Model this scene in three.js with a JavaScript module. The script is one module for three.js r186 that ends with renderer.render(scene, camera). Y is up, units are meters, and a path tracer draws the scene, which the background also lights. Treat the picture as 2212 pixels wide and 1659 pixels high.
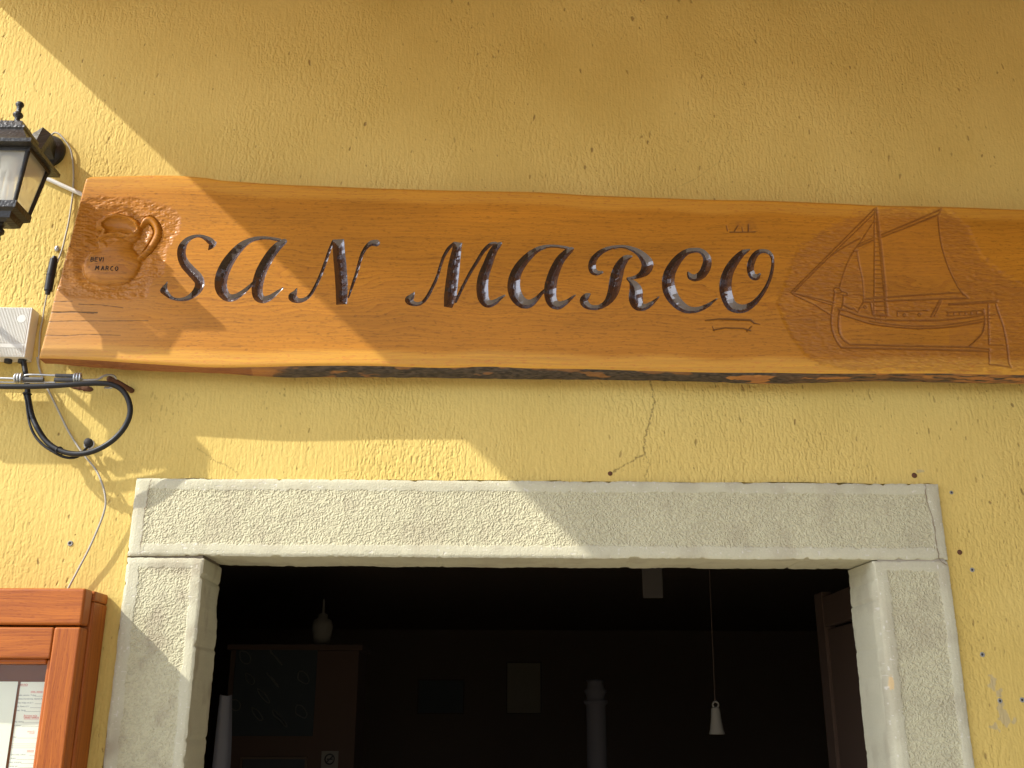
import * as THREE from 'three';
import { RoundedBoxGeometry } from 'three/addons/geometries/RoundedBoxGeometry.js';
import { mergeGeometries, toCreasedNormals } from 'three/addons/utils/BufferGeometryUtils.js';

// ---------------------------------------------------------------- camera, sky, sun, exposure
const scene = new THREE.Scene();
const camera = new THREE.PerspectiveCamera(41.68, 4 / 3, 0.05, 400);
camera.position.set(0, 1.6, 2.2);
camera.rotation.set(0.313599, -0.025425, 0.0016666, 'YXZ');
camera.updateMatrixWorld(true);

const SUN = new THREE.Vector3(-2.2, 1.97, 1).normalize();
{
  const W = 256, H = 128, px = new Float32Array(W * H * 4);
  for (let j = 0; j < H; j++) for (let i = 0; i < W; i++) {
    // CIE clear sky, slightly hazy: brighter round the sun and towards the horizon
    const el = ((j + .5) / H - .5) * Math.PI, az = ((i + .5) / W - .5) * 2 * Math.PI, o = (j * W + i) * 4;      // row 0 = straight down
    const dx = Math.cos(el) * Math.cos(az), dy = Math.sin(el), dz = Math.cos(el) * Math.sin(az), cg = dx * SUN.x + dy * SUN.y + dz * SUN.z, ga = Math.acos(Math.min(1, Math.max(-1, cg)));
    const f = .91 + 10 * Math.exp(-3 * ga) + .45 * cg * cg, ph = 1 - Math.exp(-.32 / Math.max(.03, dy)), L = .40 * ph / .274 * f / 1.78, w = Math.min(1, .25 + .5 * ph * ph + .6 * Math.exp(-3 * ga));
    px[o] = L * (.62 + .40 * w); px[o + 1] = L * (.86 + .14 * w); px[o + 2] = L * (1.32 - .32 * w); px[o + 3] = 1;
    if (el < 0) { px[o] = .42; px[o + 1] = .40; px[o + 2] = .36; }
  }
  const sky = new THREE.DataTexture(px, W, H, THREE.RGBAFormat, THREE.FloatType);
  sky.mapping = THREE.EquirectangularReflectionMapping; sky.magFilter = sky.minFilter = THREE.LinearFilter; sky.needsUpdate = true;
  scene.background = sky; scene.environment = sky;
}
const sun = new THREE.DirectionalLight(new THREE.Color(1, .95, .85), 3.6);
sun.position.copy(SUN).multiplyScalar(12).add(new THREE.Vector3(0, 2, 0));
sun.target.position.set(0, 2, 0); sun.castShadow = true; sun.shadow.mapSize.set(4096, 4096);
Object.assign(sun.shadow.camera, { left: -4, right: 4, top: 4, bottom: -4, near: 1, far: 30 });
scene.add(sun, sun.target);
const renderer = new THREE.WebGLRenderer({ antialias: true });
renderer.setSize(1024, 768); renderer.shadowMap.enabled = true;
renderer.toneMapping = THREE.LinearToneMapping; renderer.toneMappingExposure = 1.66;

// ---------------------------------------------------------------- helpers
function rng(seed) { let s = seed >>> 0; return () => { s = (s + 0x6D2B79F5) | 0; let t = Math.imul(s ^ (s >>> 15), 1 | s); t = (t + Math.imul(t ^ (t >>> 7), 61 | t)) ^ t; return ((t ^ (t >>> 14)) >>> 0) / 4294967296; }; }
function hash(ix, iy, s) { let h = Math.imul(ix, 374761393) ^ Math.imul(iy, 668265263) ^ Math.imul(s, 974634777); h = Math.imul(h ^ (h >>> 13), 1274126177); return ((h ^ (h >>> 16)) >>> 0) / 4294967296; }
function noise(x, y, s = 0) {
  const ix = Math.floor(x), iy = Math.floor(y); let fx = x - ix, fy = y - iy;
  fx = fx * fx * (3 - 2 * fx); fy = fy * fy * (3 - 2 * fy);
  const a = hash(ix, iy, s), b = hash(ix + 1, iy, s), c = hash(ix, iy + 1, s), d = hash(ix + 1, iy + 1, s);
  return a + (b - a) * fx + (c - a) * fy + (a - b - c + d) * fx * fy;
}
const fbm = (x, y, s, n = 3) => { let v = 0, a = .5, t = 0; for (let i = 0; i < n; i++) { v += a * noise(x, y, s + i * 17); t += a; a *= .5; x *= 2.03; y *= 2.03; } return v / t; };
const clamp = (v, a = 0, b = 1) => Math.min(b, Math.max(a, v));
const smooth = (a, b, v) => { const t = clamp((v - a) / (b - a)); return t * t * (3 - 2 * t); };
const mix = (a, b, t) => a + (b - a) * t;
const srgb = v => Math.round(255 * clamp(v <= .0031308 ? 12.92 * v : 1.055 * Math.pow(v, 1 / 2.4) - .055));

// a direction of the photograph (2212 x 1659 grid) meets the plane z
const FP = 2179.1, CX = 1106, CY = 829.5;
function P(u, v, z) {
  const d = new THREE.Vector3((u - CX) / FP, -(v - CY) / FP, -1).applyEuler(camera.rotation);
  return d.multiplyScalar((z - 2.2) / d.z).add(camera.position);
}
const CI = new THREE.Matrix3().setFromMatrix4(camera.matrixWorldInverse).elements;
function toPhoto(x, y, z) {
  const dx = x, dy = y - 1.6, dz = z - 2.2;
  const a = CI[0] * dx + CI[3] * dy + CI[6] * dz, b = CI[1] * dx + CI[4] * dy + CI[7] * dz, c = CI[2] * dx + CI[5] * dy + CI[8] * dz;
  return [CX - FP * a / c, CY + FP * b / c];
}
function dataTex(w, h, data, color, wrap = THREE.RepeatWrapping) {
  const t = new THREE.DataTexture(data, w, h, THREE.RGBAFormat, THREE.UnsignedByteType);
  t.wrapS = t.wrapT = wrap; t.magFilter = THREE.LinearFilter; t.minFilter = THREE.LinearMipmapLinearFilter; t.generateMipmaps = true;
  if (color) t.colorSpace = THREE.SRGBColorSpace;
  t.needsUpdate = true; return t;
}
const used = {};
function numbered(n) { const k = used[n] = (used[n] ?? -1) + 1; return k ? n + '_' + String(k).padStart(3, '0') : n; }
function shade(o) { o.castShadow = true; o.receiveShadow = true; return o; }
function thing(name, label, category, group) {
  const g = new THREE.Group(); g.name = numbered(name); g.userData = { label, category }; if (group) g.userData.group = group; scene.add(g); return g;
}
function part(name, geo, m, parent, label) {
  const o = shade(new THREE.Mesh(Array.isArray(geo) ? mergeGeometries(geo.map(g => { const q = g.index ? g.toNonIndexed() : g.clone(); for (const k of Object.keys(q.attributes)) if (!['position', 'normal', 'uv'].includes(k)) q.deleteAttribute(k); return q; })) : geo, m));
  o.name = name; if (label) o.userData.label = label; parent.add(o); return o;
}
function single(name, geo, m, label, category, group) {
  const o = part(numbered(name), geo, m, scene); o.userData = { label, category }; if (group) o.userData.group = group; return o;
}
// uv in metres; "axis" is the direction of the grain (u)
function grainUV(g, axis = 0, off = 0) {
  const p = g.attributes.position, n = g.attributes.normal, uv = new Float32Array(p.count * 2);
  for (let i = 0; i < p.count; i++) {
    const c = [p.getX(i), p.getY(i), p.getZ(i)], m = [Math.abs(n.getX(i)), Math.abs(n.getY(i)), Math.abs(n.getZ(i))];
    const k = m.indexOf(Math.max(...m));
    const others = [0, 1, 2].filter(q => q !== k);
    let a, b; if (others.includes(axis)) { a = axis; b = others.find(q => q !== axis); } else { a = others[0]; b = others[1]; }
    uv[2 * i] = c[a] + off; uv[2 * i + 1] = c[b] + off * .37;
  }
  g.setAttribute('uv', new THREE.BufferAttribute(uv, 2)); return g;
}
function block(x0, x1, y0, y1, z0, z1, r = .002, axis = 0, off = 0) {
  const g = new RoundedBoxGeometry(x1 - x0, y1 - y0, z1 - z0, 2, r);
  g.translate((x0 + x1) / 2, (y0 + y1) / 2, (z0 + z1) / 2); return grainUV(g, axis, off);
}
function tube(pts, r, seg = 60, rad = 10, closed = false) {
  return new THREE.TubeGeometry(new THREE.CatmullRomCurve3(pts, closed, 'centripetal'), seg, r, rad, closed);
}
function rod(a, b, r, r2 = r, n = 12) {
  const d = b.clone().sub(a), g = new THREE.CylinderGeometry(r2, r, d.length(), n);
  g.applyQuaternion(new THREE.Quaternion().setFromUnitVectors(new THREE.Vector3(0, 1, 0), d.clone().normalize()));
  g.translate((a.x + b.x) / 2, (a.y + b.y) / 2, (a.z + b.z) / 2); return g;
}
function geoFrom(pos, idx, uv, nrm) {
  const g = new THREE.BufferGeometry(); g.setAttribute('position', new THREE.Float32BufferAttribute(pos, 3));
  if (uv) g.setAttribute('uv', new THREE.Float32BufferAttribute(uv, 2));
  if (idx) g.setIndex(idx);
  if (nrm) g.setAttribute('normal', new THREE.Float32BufferAttribute(nrm, 3)); else g.computeVertexNormals();
  return g;
}
const spline = (pts, per = 5) => {           // Catmull-Rom through [x, y, r]
  const o = [];
  for (let i = 0; i < pts.length - 1; i++) {
    const p0 = pts[Math.max(0, i - 1)], p1 = pts[i], p2 = pts[i + 1], p3 = pts[Math.min(pts.length - 1, i + 2)];
    for (let k = 0; k < per; k++) {
      const t = k / per, t2 = t * t, t3 = t2 * t;
      o.push([0, 1, 2].map(c => .5 * (2 * p1[c] + (p2[c] - p0[c]) * t + (2 * p0[c] - 5 * p1[c] + 4 * p2[c] - p3[c]) * t2 + (3 * p1[c] - p0[c] - 3 * p2[c] + p3[c]) * t3)));
    }
  }
  o.push(pts[pts.length - 1]); return o;
};
function makeStroke(line, flat = false) {
  let x0 = 1e9, x1 = -1e9, y0 = 1e9, y1 = -1e9;
  for (const [x, y, r] of line) { x0 = Math.min(x0, x - r); x1 = Math.max(x1, x + r); y0 = Math.min(y0, y - r); y1 = Math.max(y1, y + r); }
  return { line, flat, x0, x1, y0, y1 };
}
function strokeField(s, x, y) {              // > 0 inside the stroke: distance to its edge
  if (x < s.x0 - 3 || x > s.x1 + 3 || y < s.y0 - 3 || y > s.y1 + 3) return -9;
  const L = s.line; let best = -9;
  for (let i = 0; i < L.length - 1; i++) {
    const ax = L[i][0], ay = L[i][1], bx = L[i + 1][0] - ax, by = L[i + 1][1] - ay, l2 = bx * bx + by * by || 1e-9;
    let t = ((x - ax) * bx + (y - ay) * by) / l2; t = clamp(t);
    const dx = x - ax - bx * t, dy = y - ay - by * t, r = L[i][2] + (L[i + 1][2] - L[i][2]) * t;
    const f = r - Math.sqrt(dx * dx + dy * dy); if (f > best) best = f;
  }
  if (s.flat) {
    const n = L.length; let dx = L[n - 1][0] - L[0][0], dy = L[n - 1][1] - L[0][1]; const l = Math.hypot(dx, dy); dx /= l; dy /= l;
    best = Math.min(best, (x - L[0][0]) * dx + (y - L[0][1]) * dy, (L[n - 1][0] - x) * dx + (L[n - 1][1] - y) * dy);
  }
  return best;
}
function polyDist(poly, x, y) {              // signed distance, > 0 inside
  let d = 1e9, inside = false;
  for (let i = 0, j = poly.length - 1; i < poly.length; j = i++) {
    const [ax, ay] = poly[j], [cx, cy] = poly[i], bx = cx - ax, by = cy - ay;
    const t = clamp(((x - ax) * bx + (y - ay) * by) / (bx * bx + by * by)), dx = x - ax - bx * t, dy = y - ay - by * t;
    d = Math.min(d, dx * dx + dy * dy);
    if ((cy > y) !== (ay > y) && x < (ax - cx) * (y - cy) / (ay - cy) + cx) inside = !inside;
  }
  d = Math.sqrt(d); return inside ? d : -d;
}

// ---------------------------------------------------------------- plaster textures
const WX0 = -1.45, WX1 = 1.62, WY0 = 1.3, WY1 = 3.56, TW = 2048, TH = 1508;
const mPlaster = (() => {
  const hgt = new Float32Array(TW * TH), dirt = new Float32Array(TW * TH), crack = new Float32Array(TW * TH);
  const sx = (WX1 - WX0) / TW, sy = (WY1 - WY0) / TH, R = rng(11);
  for (let j = 0; j < TH; j++) for (let i = 0; i < TW; i++) {
    const x = (WX0 + i * sx) * 1000, y = (WY0 + j * sy) * 1000;      // mm
    const wx = x + 5 * (noise(x / 30, y / 30, 3) - .5), wy = y + 9 * (noise(x / 26, y / 40, 5) - .5);
    const rough = .30 + .70 * smooth(.36, .66, fbm(x / 190, y / 260, 7, 3));
    const r1 = 1 - Math.abs(2 * noise(wx / 6.8, wy / 12, 21) - 1), r2 = 1 - Math.abs(2 * noise(wx / 4, wy / 7, 22) - 1);
    const st = noise(x / 2.8, y / 30, 23);
    const t1 = smooth(.5, .74, noise(wx / 3.8, wy / 12, 31)), t2 = smooth(.54, .78, noise(wx / 2.7, wy / 4.4, 33));
    hgt[j * TW + i] = rough * (.12 * (r1 - .5) + .18 * (r2 - .5) - .74 * t1 - .62 * t2) + .50 * (st - .5) + .36 * (noise(wx / 2.4, wy / 3, 25) - .5) + 1.2 * (fbm(x / 120, y / 150, 27, 2) - .5);
  }
  const blob = (x, y, w, h, tilt, depth, dk) => {          // a pit or a stain; sizes in mm
    const cx = (x - WX0) / sx, cy = (y - WY0) / sy, rw = w / 1000 / sx, rh = h / 1000 / sy, rr = Math.ceil(Math.max(rw, rh) * 1.6) + 2;
    for (let j = Math.floor(cy - rr); j <= cy + rr; j++) for (let i = Math.floor(cx - rr); i <= cx + rr; i++) {
      if (i < 0 || j < 0 || i >= TW || j >= TH) continue;
      let dx = (i - cx), dy = (j - cy); dx -= dy * tilt;
      const n = noise(i * .45, j * .3, 41), e = Math.sqrt((dx / rw) ** 2 + (dy / rh) ** 2) + (n - .5) * .7, q = smooth(1.1, .55, e);
      if (q > 0) { const o = j * TW + i; hgt[o] -= depth * q; dirt[o] = Math.max(dirt[o], dk * q); }
    }
  };
  for (let k = 0; k < 4600; k++) {
    const x = mix(WX0, WX1, R()), y = mix(WY0, WY1, R());
    if (fbm(x * 3.2, y * 2.6, 61, 2) < .3 + .32 * R() || (y > 2.8 && R() < .5)) continue;
    const big = R() < .13; blob(x, y, big ? 1.8 + 1.6 * R() : .9 + 1.1 * R(), big ? 4 + 6 * R() : 1.6 + 4.4 * R(), (R() - .5) * .5, big ? 1.5 : .9, (big ? .75 : .6) * (.4 + .6 * R()));
  }
  const stroke = (pts, w, depth, dk) => {
    for (let k = 0; k < pts.length - 1; k++) {
      const a = P(...pts[k], 0), b = P(...pts[k + 1], 0), n = Math.ceil(a.distanceTo(b) / .0007);
      for (let q = 0; q < n; q++) {
        const t = q / n, x = mix(a.x, b.x, t) + .006 * (noise(k * 9 + t * 9, 3, 71) - .5) + .002 * (noise(k * 40 + t * 40, 5, 72) - .5), y = mix(a.y, b.y, t) + .003 * (noise(k * 9 + t * 14, 9, 73) - .5);
        const i = Math.round((x - WX0) / sx), j = Math.round((y - WY0) / sy), ww = w * (.5 + noise(k * 7 + t * 12, 1, 74));
        for (let dj = -1; dj <= 1; dj++) for (let di = -1; di <= 1; di++) { const o = (j + dj) * TW + i + di; if (o < 0 || o >= TW * TH) continue; const c = clamp(ww - .7 * Math.hypot(di, dj)); crack[o] = Math.max(crack[o], dk * c); }
      }
    }
  };
  stroke([[1404, 815], [1412, 870], [1405, 905], [1391, 950], [1394, 980], [1375, 990], [1350, 1005], [1322, 1022]], 1, 1, .62);
  stroke([[1394, 980], [1402, 1005], [1394, 1030], [1398, 1046]], .7, 1, .5);
  stroke([[1578, 285], [1552, 350], [1500, 388], [1462, 404], [1447, 432]], .6, 1, .38);
  stroke([[428, 970], [452, 987], [466, 998], [484, 1004], [500, 1012], [514, 1028]], .7, 1, .5);
  // stains of their own outline: rust below the bolt, old plaster showing at the right
  for (let k = 0; k < 46; k++) { const q = P(300 + 110 * R() + 20, 850 + 110 * R() * R(), 0); blob(q.x, q.y, .9 + 1.6 * R(), 2 + 6 * R(), (R() - .5) * .4, .4, .4 * R()); }
  const pale = new Float32Array(TW * TH);
  for (const [u, v, w, h] of [[2143, 1478, 12, 14], [2158, 1496, 8, 8], [2163, 1535, 12, 18], [2172, 1560, 10, 10], [2148, 1572, 10, 9], [2190, 1556, 8, 9], [1985, 1018, 10, 4]]) {
    const q = P(u, v, 0), cx = (q.x - WX0) / sx, cy = (q.y - WY0) / sy;
    for (let j = -22; j <= 22; j++) for (let i = -22; i <= 22; i++) { const e = Math.hypot(i * sx * 1000 / w, j * sy * 1000 / h) + 1.3 * (noise((cx + i) * .2, (cy + j) * .2, 81) - .5); const o = Math.round(cy + j) * TW + Math.round(cx + i); if (e < 1 && o >= 0 && o < TW * TH) pale[o] = Math.max(pale[o], smooth(1, .7, e) * .6); }
  }
  const col = new Uint8Array(TW * TH * 4), bmp = new Uint8Array(TW * TH * 4);
  for (let j = 0; j < TH; j++) for (let i = 0; i < TW; i++) {
    const o = j * TW + i, x = (WX0 + i * sx) * 1000, y = (WY0 + j * sy) * 1000;
    const m = fbm(x / 260, y / 310, 91, 3) - .5, f = noise(x / 4, y / 9, 92) - .5, v = 1 + .22 * m + .07 * f;
    let r = .645 * v, g = (.480 + .03 * m) * v, b = (.143 + .04 * m) * v;
    const d = dirt[o]; r = mix(r, .20, d); g = mix(g, .115, d); b = mix(b, .035, d);
    const p = pale[o]; r = mix(r, .40, p); g = mix(g, .34, p); b = mix(b, .22, p);
    const c = crack[o]; r = mix(r, .07, c); g = mix(g, .045, c); b = mix(b, .02, c);
    col[o * 4] = srgb(r); col[o * 4 + 1] = srgb(g); col[o * 4 + 2] = srgb(b); col[o * 4 + 3] = 255;
    const h = clamp(.6 + (hgt[o] - 1.2 * c) / 8); bmp[o * 4] = bmp[o * 4 + 1] = bmp[o * 4 + 2] = Math.round(255 * h); bmp[o * 4 + 3] = 255;
  }
  return new THREE.MeshStandardMaterial({ map: dataTex(TW, TH, col, true), bumpMap: dataTex(TW, TH, bmp), bumpScale: .0085, roughness: .95 });
})();
console.log('plaster');

// ---------------------------------------------------------------- ground
const mGround = new THREE.MeshStandardMaterial({ color: new THREE.Color(.42, .37, .28), roughness: .95 });
{
  const g = new THREE.PlaneGeometry(300, 300, 30, 30); g.rotateX(-Math.PI / 2);
  const o = part('pavement', g, mGround, scene); o.userData = { kind: 'structure', label: 'pale stone paving in front of the house' };
}

// ---------------------------------------------------------------- the house: wall, stone door surround, room behind
const house = thing('house', 'yellow plastered house front with a pale stone doorway', 'house');
const L0 = -.768, L1 = 1.009, LB = 1.914, LT = 2.085;               // lintel outline
const JI0 = P(440, 1205, .012).x, JI1 = P(1885, 1210, .012).x;      // clear opening
const SD = .158;                                                    // thickness of the stone
{
  const sh = new THREE.Shape([[-6.8, 0], [6.8, 0], [6.8, 4.6], [-6.8, 4.6]].map(p => new THREE.Vector2(...p)));
  const hole = [], R = rng(5);
  const edge = (ax, ay, bx, by, n, nx, ny) => { for (let k = 0; k < n; k++) { const t = k / n, w = .0012 + .0035 * Math.pow(noise(ax * 31 + t * n * .4, by * 17 + t * 3, 14), 2); hole.push(new THREE.Vector2(mix(ax, bx, t) + nx * w, mix(ay, by, t) + ny * w)); } };
  edge(L0, .001, L0, LT, 130, -1, 0); edge(L0, LT, L1, LT, 110, 0, 1); edge(L1, LT, L1, .001, 130, 1, 0);
  sh.holes.push(new THREE.Path(hole));
  const g = new THREE.ExtrudeGeometry(sh, { depth: .2, bevelEnabled: false, curveSegments: 1 }); g.translate(0, 0, -.2);
  const p = g.attributes.position, uv = new Float32Array(p.count * 2);
  for (let i = 0; i < p.count; i++) { uv[2 * i] = (p.getX(i) - WX0) / (WX1 - WX0); uv[2 * i + 1] = (p.getY(i) - WY0) / (WY1 - WY0); }
  g.setAttribute('uv', new THREE.BufferAttribute(uv, 2));
  part('plaster_wall', g, mPlaster, house);
}
// a dressed block: smooth drafted margins round a bush-hammered field, slightly uneven arrises
const PATCH = P(1926, 1475, .012);
function dressed(name, x0, x1, y0, y1, margins, seed, wear, soil = .3) {
  const step = .004, nx = Math.round((x1 - x0) / step), yTop = y1, yLow = Math.max(y0, 1.42), ny = Math.round((yTop - yLow) / step), zf = .012;
  const tw = Math.round((x1 - x0) * 1050), th = Math.round((yTop - yLow) * 1050), te = Math.max(200, th), col = new Uint8Array(tw * (th + te) * 4), bmp = new Uint8Array(tw * (th + te) * 4);
  const field = (x, y) => {
    const jag = .004 * (noise(x * 70, y * 70, seed + 5) - .5) + .0035 * (noise(x * 230, y * 230, seed + 6) - .5);
    return smooth(0, .003, Math.min(x - x0 - margins.l, x1 - x - margins.r, y - y0 - margins.b, y1 - y - margins.t) + jag);
  };
  for (let j = 0; j < th + te; j++) for (let i = 0; i < tw; i++) {
    const front = j < th, x = x0 + (i + .5) / tw * (x1 - x0), y = front ? yLow + (j + .5) / th * (yTop - yLow) : 5 + j * .001, X = x * 1000, Y = y * 1000, o = (j * tw + i) * 4;
    const inn = front ? field(x, y) : 0, wx = X + 3 * noise(X / 11, Y / 11, seed + 8), wy = Y + 3 * noise(X / 11, Y / 11, seed + 9);
    const ham = smooth(.15, .85, .6 * noise(wx / 3.4, wy / 3.2, seed + 11) + .4 * noise(wx / 7, wy / 6, seed + 10)), h2 = noise(wx / 2.3, wy / 2.3, seed + 12), gr = noise(X / 1.5, Y / 1.5, seed + 14) - .5;
    const big = fbm(X / 120, Y / 90, seed + 20, 3) - .5, dust = smooth(.5, .78, fbm(X / 50, Y / 70, seed + 24, 3)), chip = smooth(.86, .92, noise(X / 6, Y / 3.5, seed + 27)) * (1 - inn) * (front ? 1 : 0);
    const v = 1 + .16 * big + .10 * gr; let r = mix(.53, .535, inn) * v, g = mix(.508, .508, inn) * v, b = mix(.365, .335, inn) * v;
    const pc = wear ? Math.exp(-(((x - PATCH.x) / .006) ** 2) - ((y - PATCH.y) / .016) ** 2) * (.5 + noise(X / 3, Y / 3, 9)) : 0;
    const sp = inn * smooth(.62, .3, ham) * .24; r = mix(r, .33, sp); g = mix(g, .285, sp); b = mix(b, .20, sp);
    r = mix(r, .33, dust * soil); g = mix(g, .28, dust * soil); b = mix(b, .195, dust * soil); r = mix(r, .66, chip * .7); g = mix(g, .63, chip * .7); b = mix(b, .55, chip * .7);
    if (pc > .3) { const k = clamp((pc - .3) * 3); r = mix(r, .62, k); g = mix(g, .46, k); b = mix(b, .24, k); }
    col[o] = srgb(r); col[o + 1] = srgb(g); col[o + 2] = srgb(b); col[o + 3] = 255;
    bmp[o] = bmp[o + 1] = bmp[o + 2] = 255 * clamp(mix(.62 + .07 * gr + .10 * (h2 - .5) - .1 * chip, .40 + .30 * (ham - .5) + .52 * (h2 - .5) + .22 * gr, inn)); bmp[o + 3] = 255;
  }
  const mat = new THREE.MeshStandardMaterial({ map: dataTex(tw, th + te, col, true, THREE.MirroredRepeatWrapping), bumpMap: dataTex(tw, th + te, bmp, false, THREE.MirroredRepeatWrapping), bumpScale: .0036, roughness: .9 });
  const pos = [], uv = [], idx = [], W = nx + 1, vf = th / (th + te);
  const wob = (t, k) => .0016 * (noise(t * 9, k, seed) - .5) + .0012 * (noise(t * 140, k, seed + 1) - .5) - .004 * Math.pow(noise(t * 70, k + 3, seed + 2), 10);
  for (let j = 0; j <= ny; j++) for (let i = 0; i <= nx; i++) {
    const a = i / nx, b = j / ny, x = mix(x0, x1, a), y = mix(yLow, yTop, b);
    const ml = x - x0, mr = x1 - x, mb = y - y0, mt = y1 - y, ew = q => Math.exp(-q / .004);
    const X = x + (-wob(y, 1) * ew(ml) + wob(y, 2) * ew(mr)), Y = y + (-wob(x, 3) * ew(mb) + wob(x, 4) * ew(mt));
    let z = zf + .0008 * (noise(x * 60, y * 60, seed + 13) - .5) + .003 * (noise(x * 5, y * 5, seed + 15) - .5) - .0014 * field(x, y);
    z -= .003 * Math.exp(-Math.min(ml, mr, mb, mt) / .002);
    if (wear) { const r = .018 * smooth(y1, y1 - .08, y) + .001, q = Math.min(r, wear === 'l' ? ml : mr); z -= r - Math.sqrt(Math.max(0, r * r - (r - q) ** 2)); }
    pos.push(X, Y, z); uv.push(a, b * vf);
    if (i < nx && j < ny) { const o = j * W + i; idx.push(o, o + 1, o + W + 1, o, o + W + 1, o + W); }
  }
  // returns: left, right, top, bottom faces run straight back from the front border
  const side = (list, flip, k) => {
    const n = list.length, s0 = pos.length / 3, rows = 9;
    for (let r = 0; r <= rows; r++) for (let q = 0; q < n; q++) {
      const t = r / rows, X = pos[list[q] * 3], Y = pos[list[q] * 3 + 1], Z = pos[list[q] * 3 + 2];
      const e = r === rows ? .0018 * (noise(q * .05, k, seed + 31) - .5) + .010 * Math.pow(noise(q * .03, k + 5, seed + 32), 14) : .0012 * (noise(q * .3, r * 1.3 + k * 9, seed + 33) - .5) * (r ? 1 : 0);
      const ox = k === 0 ? 1 : k === 1 ? -1 : 0, oy = k === 2 ? -1 : k === 3 ? 1 : 0, dep = t * (SD + .004) * 1050;
      pos.push(X + ox * e, Y + oy * e, mix(Z, -SD + .012, t));
      uv.push(k < 2 ? (dep + 2) / tw : q / (n - 1), k < 2 ? (th + 2 + q / (n - 1) * (te - 4)) / (th + te) : (th + 2 + dep) / (th + te));
      if (r < rows && q < n - 1) { const o = s0 + r * n + q, tri = [o, o + 1, o + n + 1, o, o + n + 1, o + n]; if (flip) tri.reverse(); idx.push(...tri); }
    }
  };
  const colI = i => Array.from({ length: ny + 1 }, (_, j) => j * W + i), row = j => Array.from({ length: nx + 1 }, (_, i) => j * W + i);
  side(colI(0), false, 0); side(colI(nx), true, 1); side(row(ny), false, 2); side(row(0), true, 3);
  const parts = [toCreasedNormals(geoFrom(pos, idx, uv), .9)];
  if (yLow > y0 + .01) parts.push(block(x0, x1, y0, yLow, -SD + .012, zf - .001, .003, 1));
  return part(name, parts, mat, house);
}
const lintel = dressed('lintel', L0, L1, LB + .0015, LT, { l: .026, r: .024, t: .023, b: .024 }, 200);
const jambA = dressed('jamb', L0 + .001, JI0, .002, LB - .0025, { l: .026, r: .022, t: .02, b: .01 }, 300, null, .62);
const jambB = dressed('jamb', JI1, L1, .002, LB - .0015, { l: .03, r: .022, t: .02, b: .01 }, 400, 'l');
// hairline cracks in the stone: flat strips, shade and dirt put in the colour
const mCrackShadeDirt = new THREE.MeshStandardMaterial({ color: new THREE.Color(.25, .20, .14), roughness: 1 });
function crackLine(pts, w, z) {
  const c = new THREE.CatmullRomCurve3(pts.map(p => P(p[0], p[1], z)), false, 'centripetal'), n = pts.length * 8, pos = [], idx = [];
  for (let k = 0; k <= n; k++) {
    const p = c.getPoint(k / n), t = c.getTangent(k / n), ww = w * (.35 + .9 * noise(k * .45, pts[0][0], 55)), jx = .0022 * (noise(k * .7, 2, pts[0][0] | 0) - .5);
    pos.push(p.x + jx - t.y * ww, p.y + t.x * ww, z, p.x + jx + t.y * ww, p.y - t.x * ww, z);
    if (k < n) { const o = k * 2; idx.push(o, o + 1, o + 2, o + 1, o + 3, o + 2); }
  }
  return geoFrom(pos, idx);
}
part('crack', crackLine([[1999, 1047], [2001, 1075], [2010, 1105], [2018, 1140], [2021, 1165], [2026, 1190], [2031, 1210], [2046, 1221]], .0011, .0145), mCrackShadeDirt, lintel);
part('crack', crackLine([[327, 1034], [322, 1052], [317, 1085], [310, 1115], [308, 1150], [304, 1175], [303, 1200]], .0008, .0145), mCrackShadeDirt, lintel);
part('joint_mortar', block(L0 + .004, JI0 - .004, LB - .006, LB + .005, -SD + .02, .004, .001), new THREE.MeshStandardMaterial({ color: new THREE.Color(.22, .18, .13), roughness: 1 }), house);
part('joint_mortar', block(JI1 + .012, L1 - .004, LB - .006, LB + .005, -SD + .02, .0075, .001), new THREE.MeshStandardMaterial({ color: new THREE.Color(.36, .32, .25), roughness: 1 }), house);

// timber-lined room behind a thick wall: light comes in through the doorway only
const mRoom = new THREE.MeshStandardMaterial({ color: new THREE.Color(.23, .165, .11), roughness: .9 });
const mDarkWood = new THREE.MeshStandardMaterial({ color: new THREE.Color(.085, .050, .032), roughness: .9 });
const RZ = -9.2, IW = -.62;
part('room_floor', block(-6.5, 6.5, .004, .02, RZ, -.01, .001), mRoom, house);
part('room_ceiling', block(-6.58, 6.58, 2.45, 2.61, RZ - .08, -.21, .002), mRoom, house);
part('room_wall', block(-6.56, 6.56, .012, 2.46, RZ - .1, RZ, .002), mRoom, house);
part('room_wall', block(-6.62, -6.5, .012, 2.59, RZ - .05, -.19, .002), mRoom, house);
part('room_wall', block(6.5, 6.62, .012, 2.59, RZ - .05, -.19, .002), mRoom, house);
part('inner_wall', block(-6.51, JI0 - .32, .012, 2.46, IW, -.2005, .002), mRoom, house);
part('inner_wall', block(JI1 + .34, 6.51, .012, 2.46, IW, -.2005, .002), mRoom, house);
part('inner_wall', block(JI0 - .34, JI1 + .36, LB + .12, 2.455, IW + .003, -.2005, .002), mRoom, house);
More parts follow.
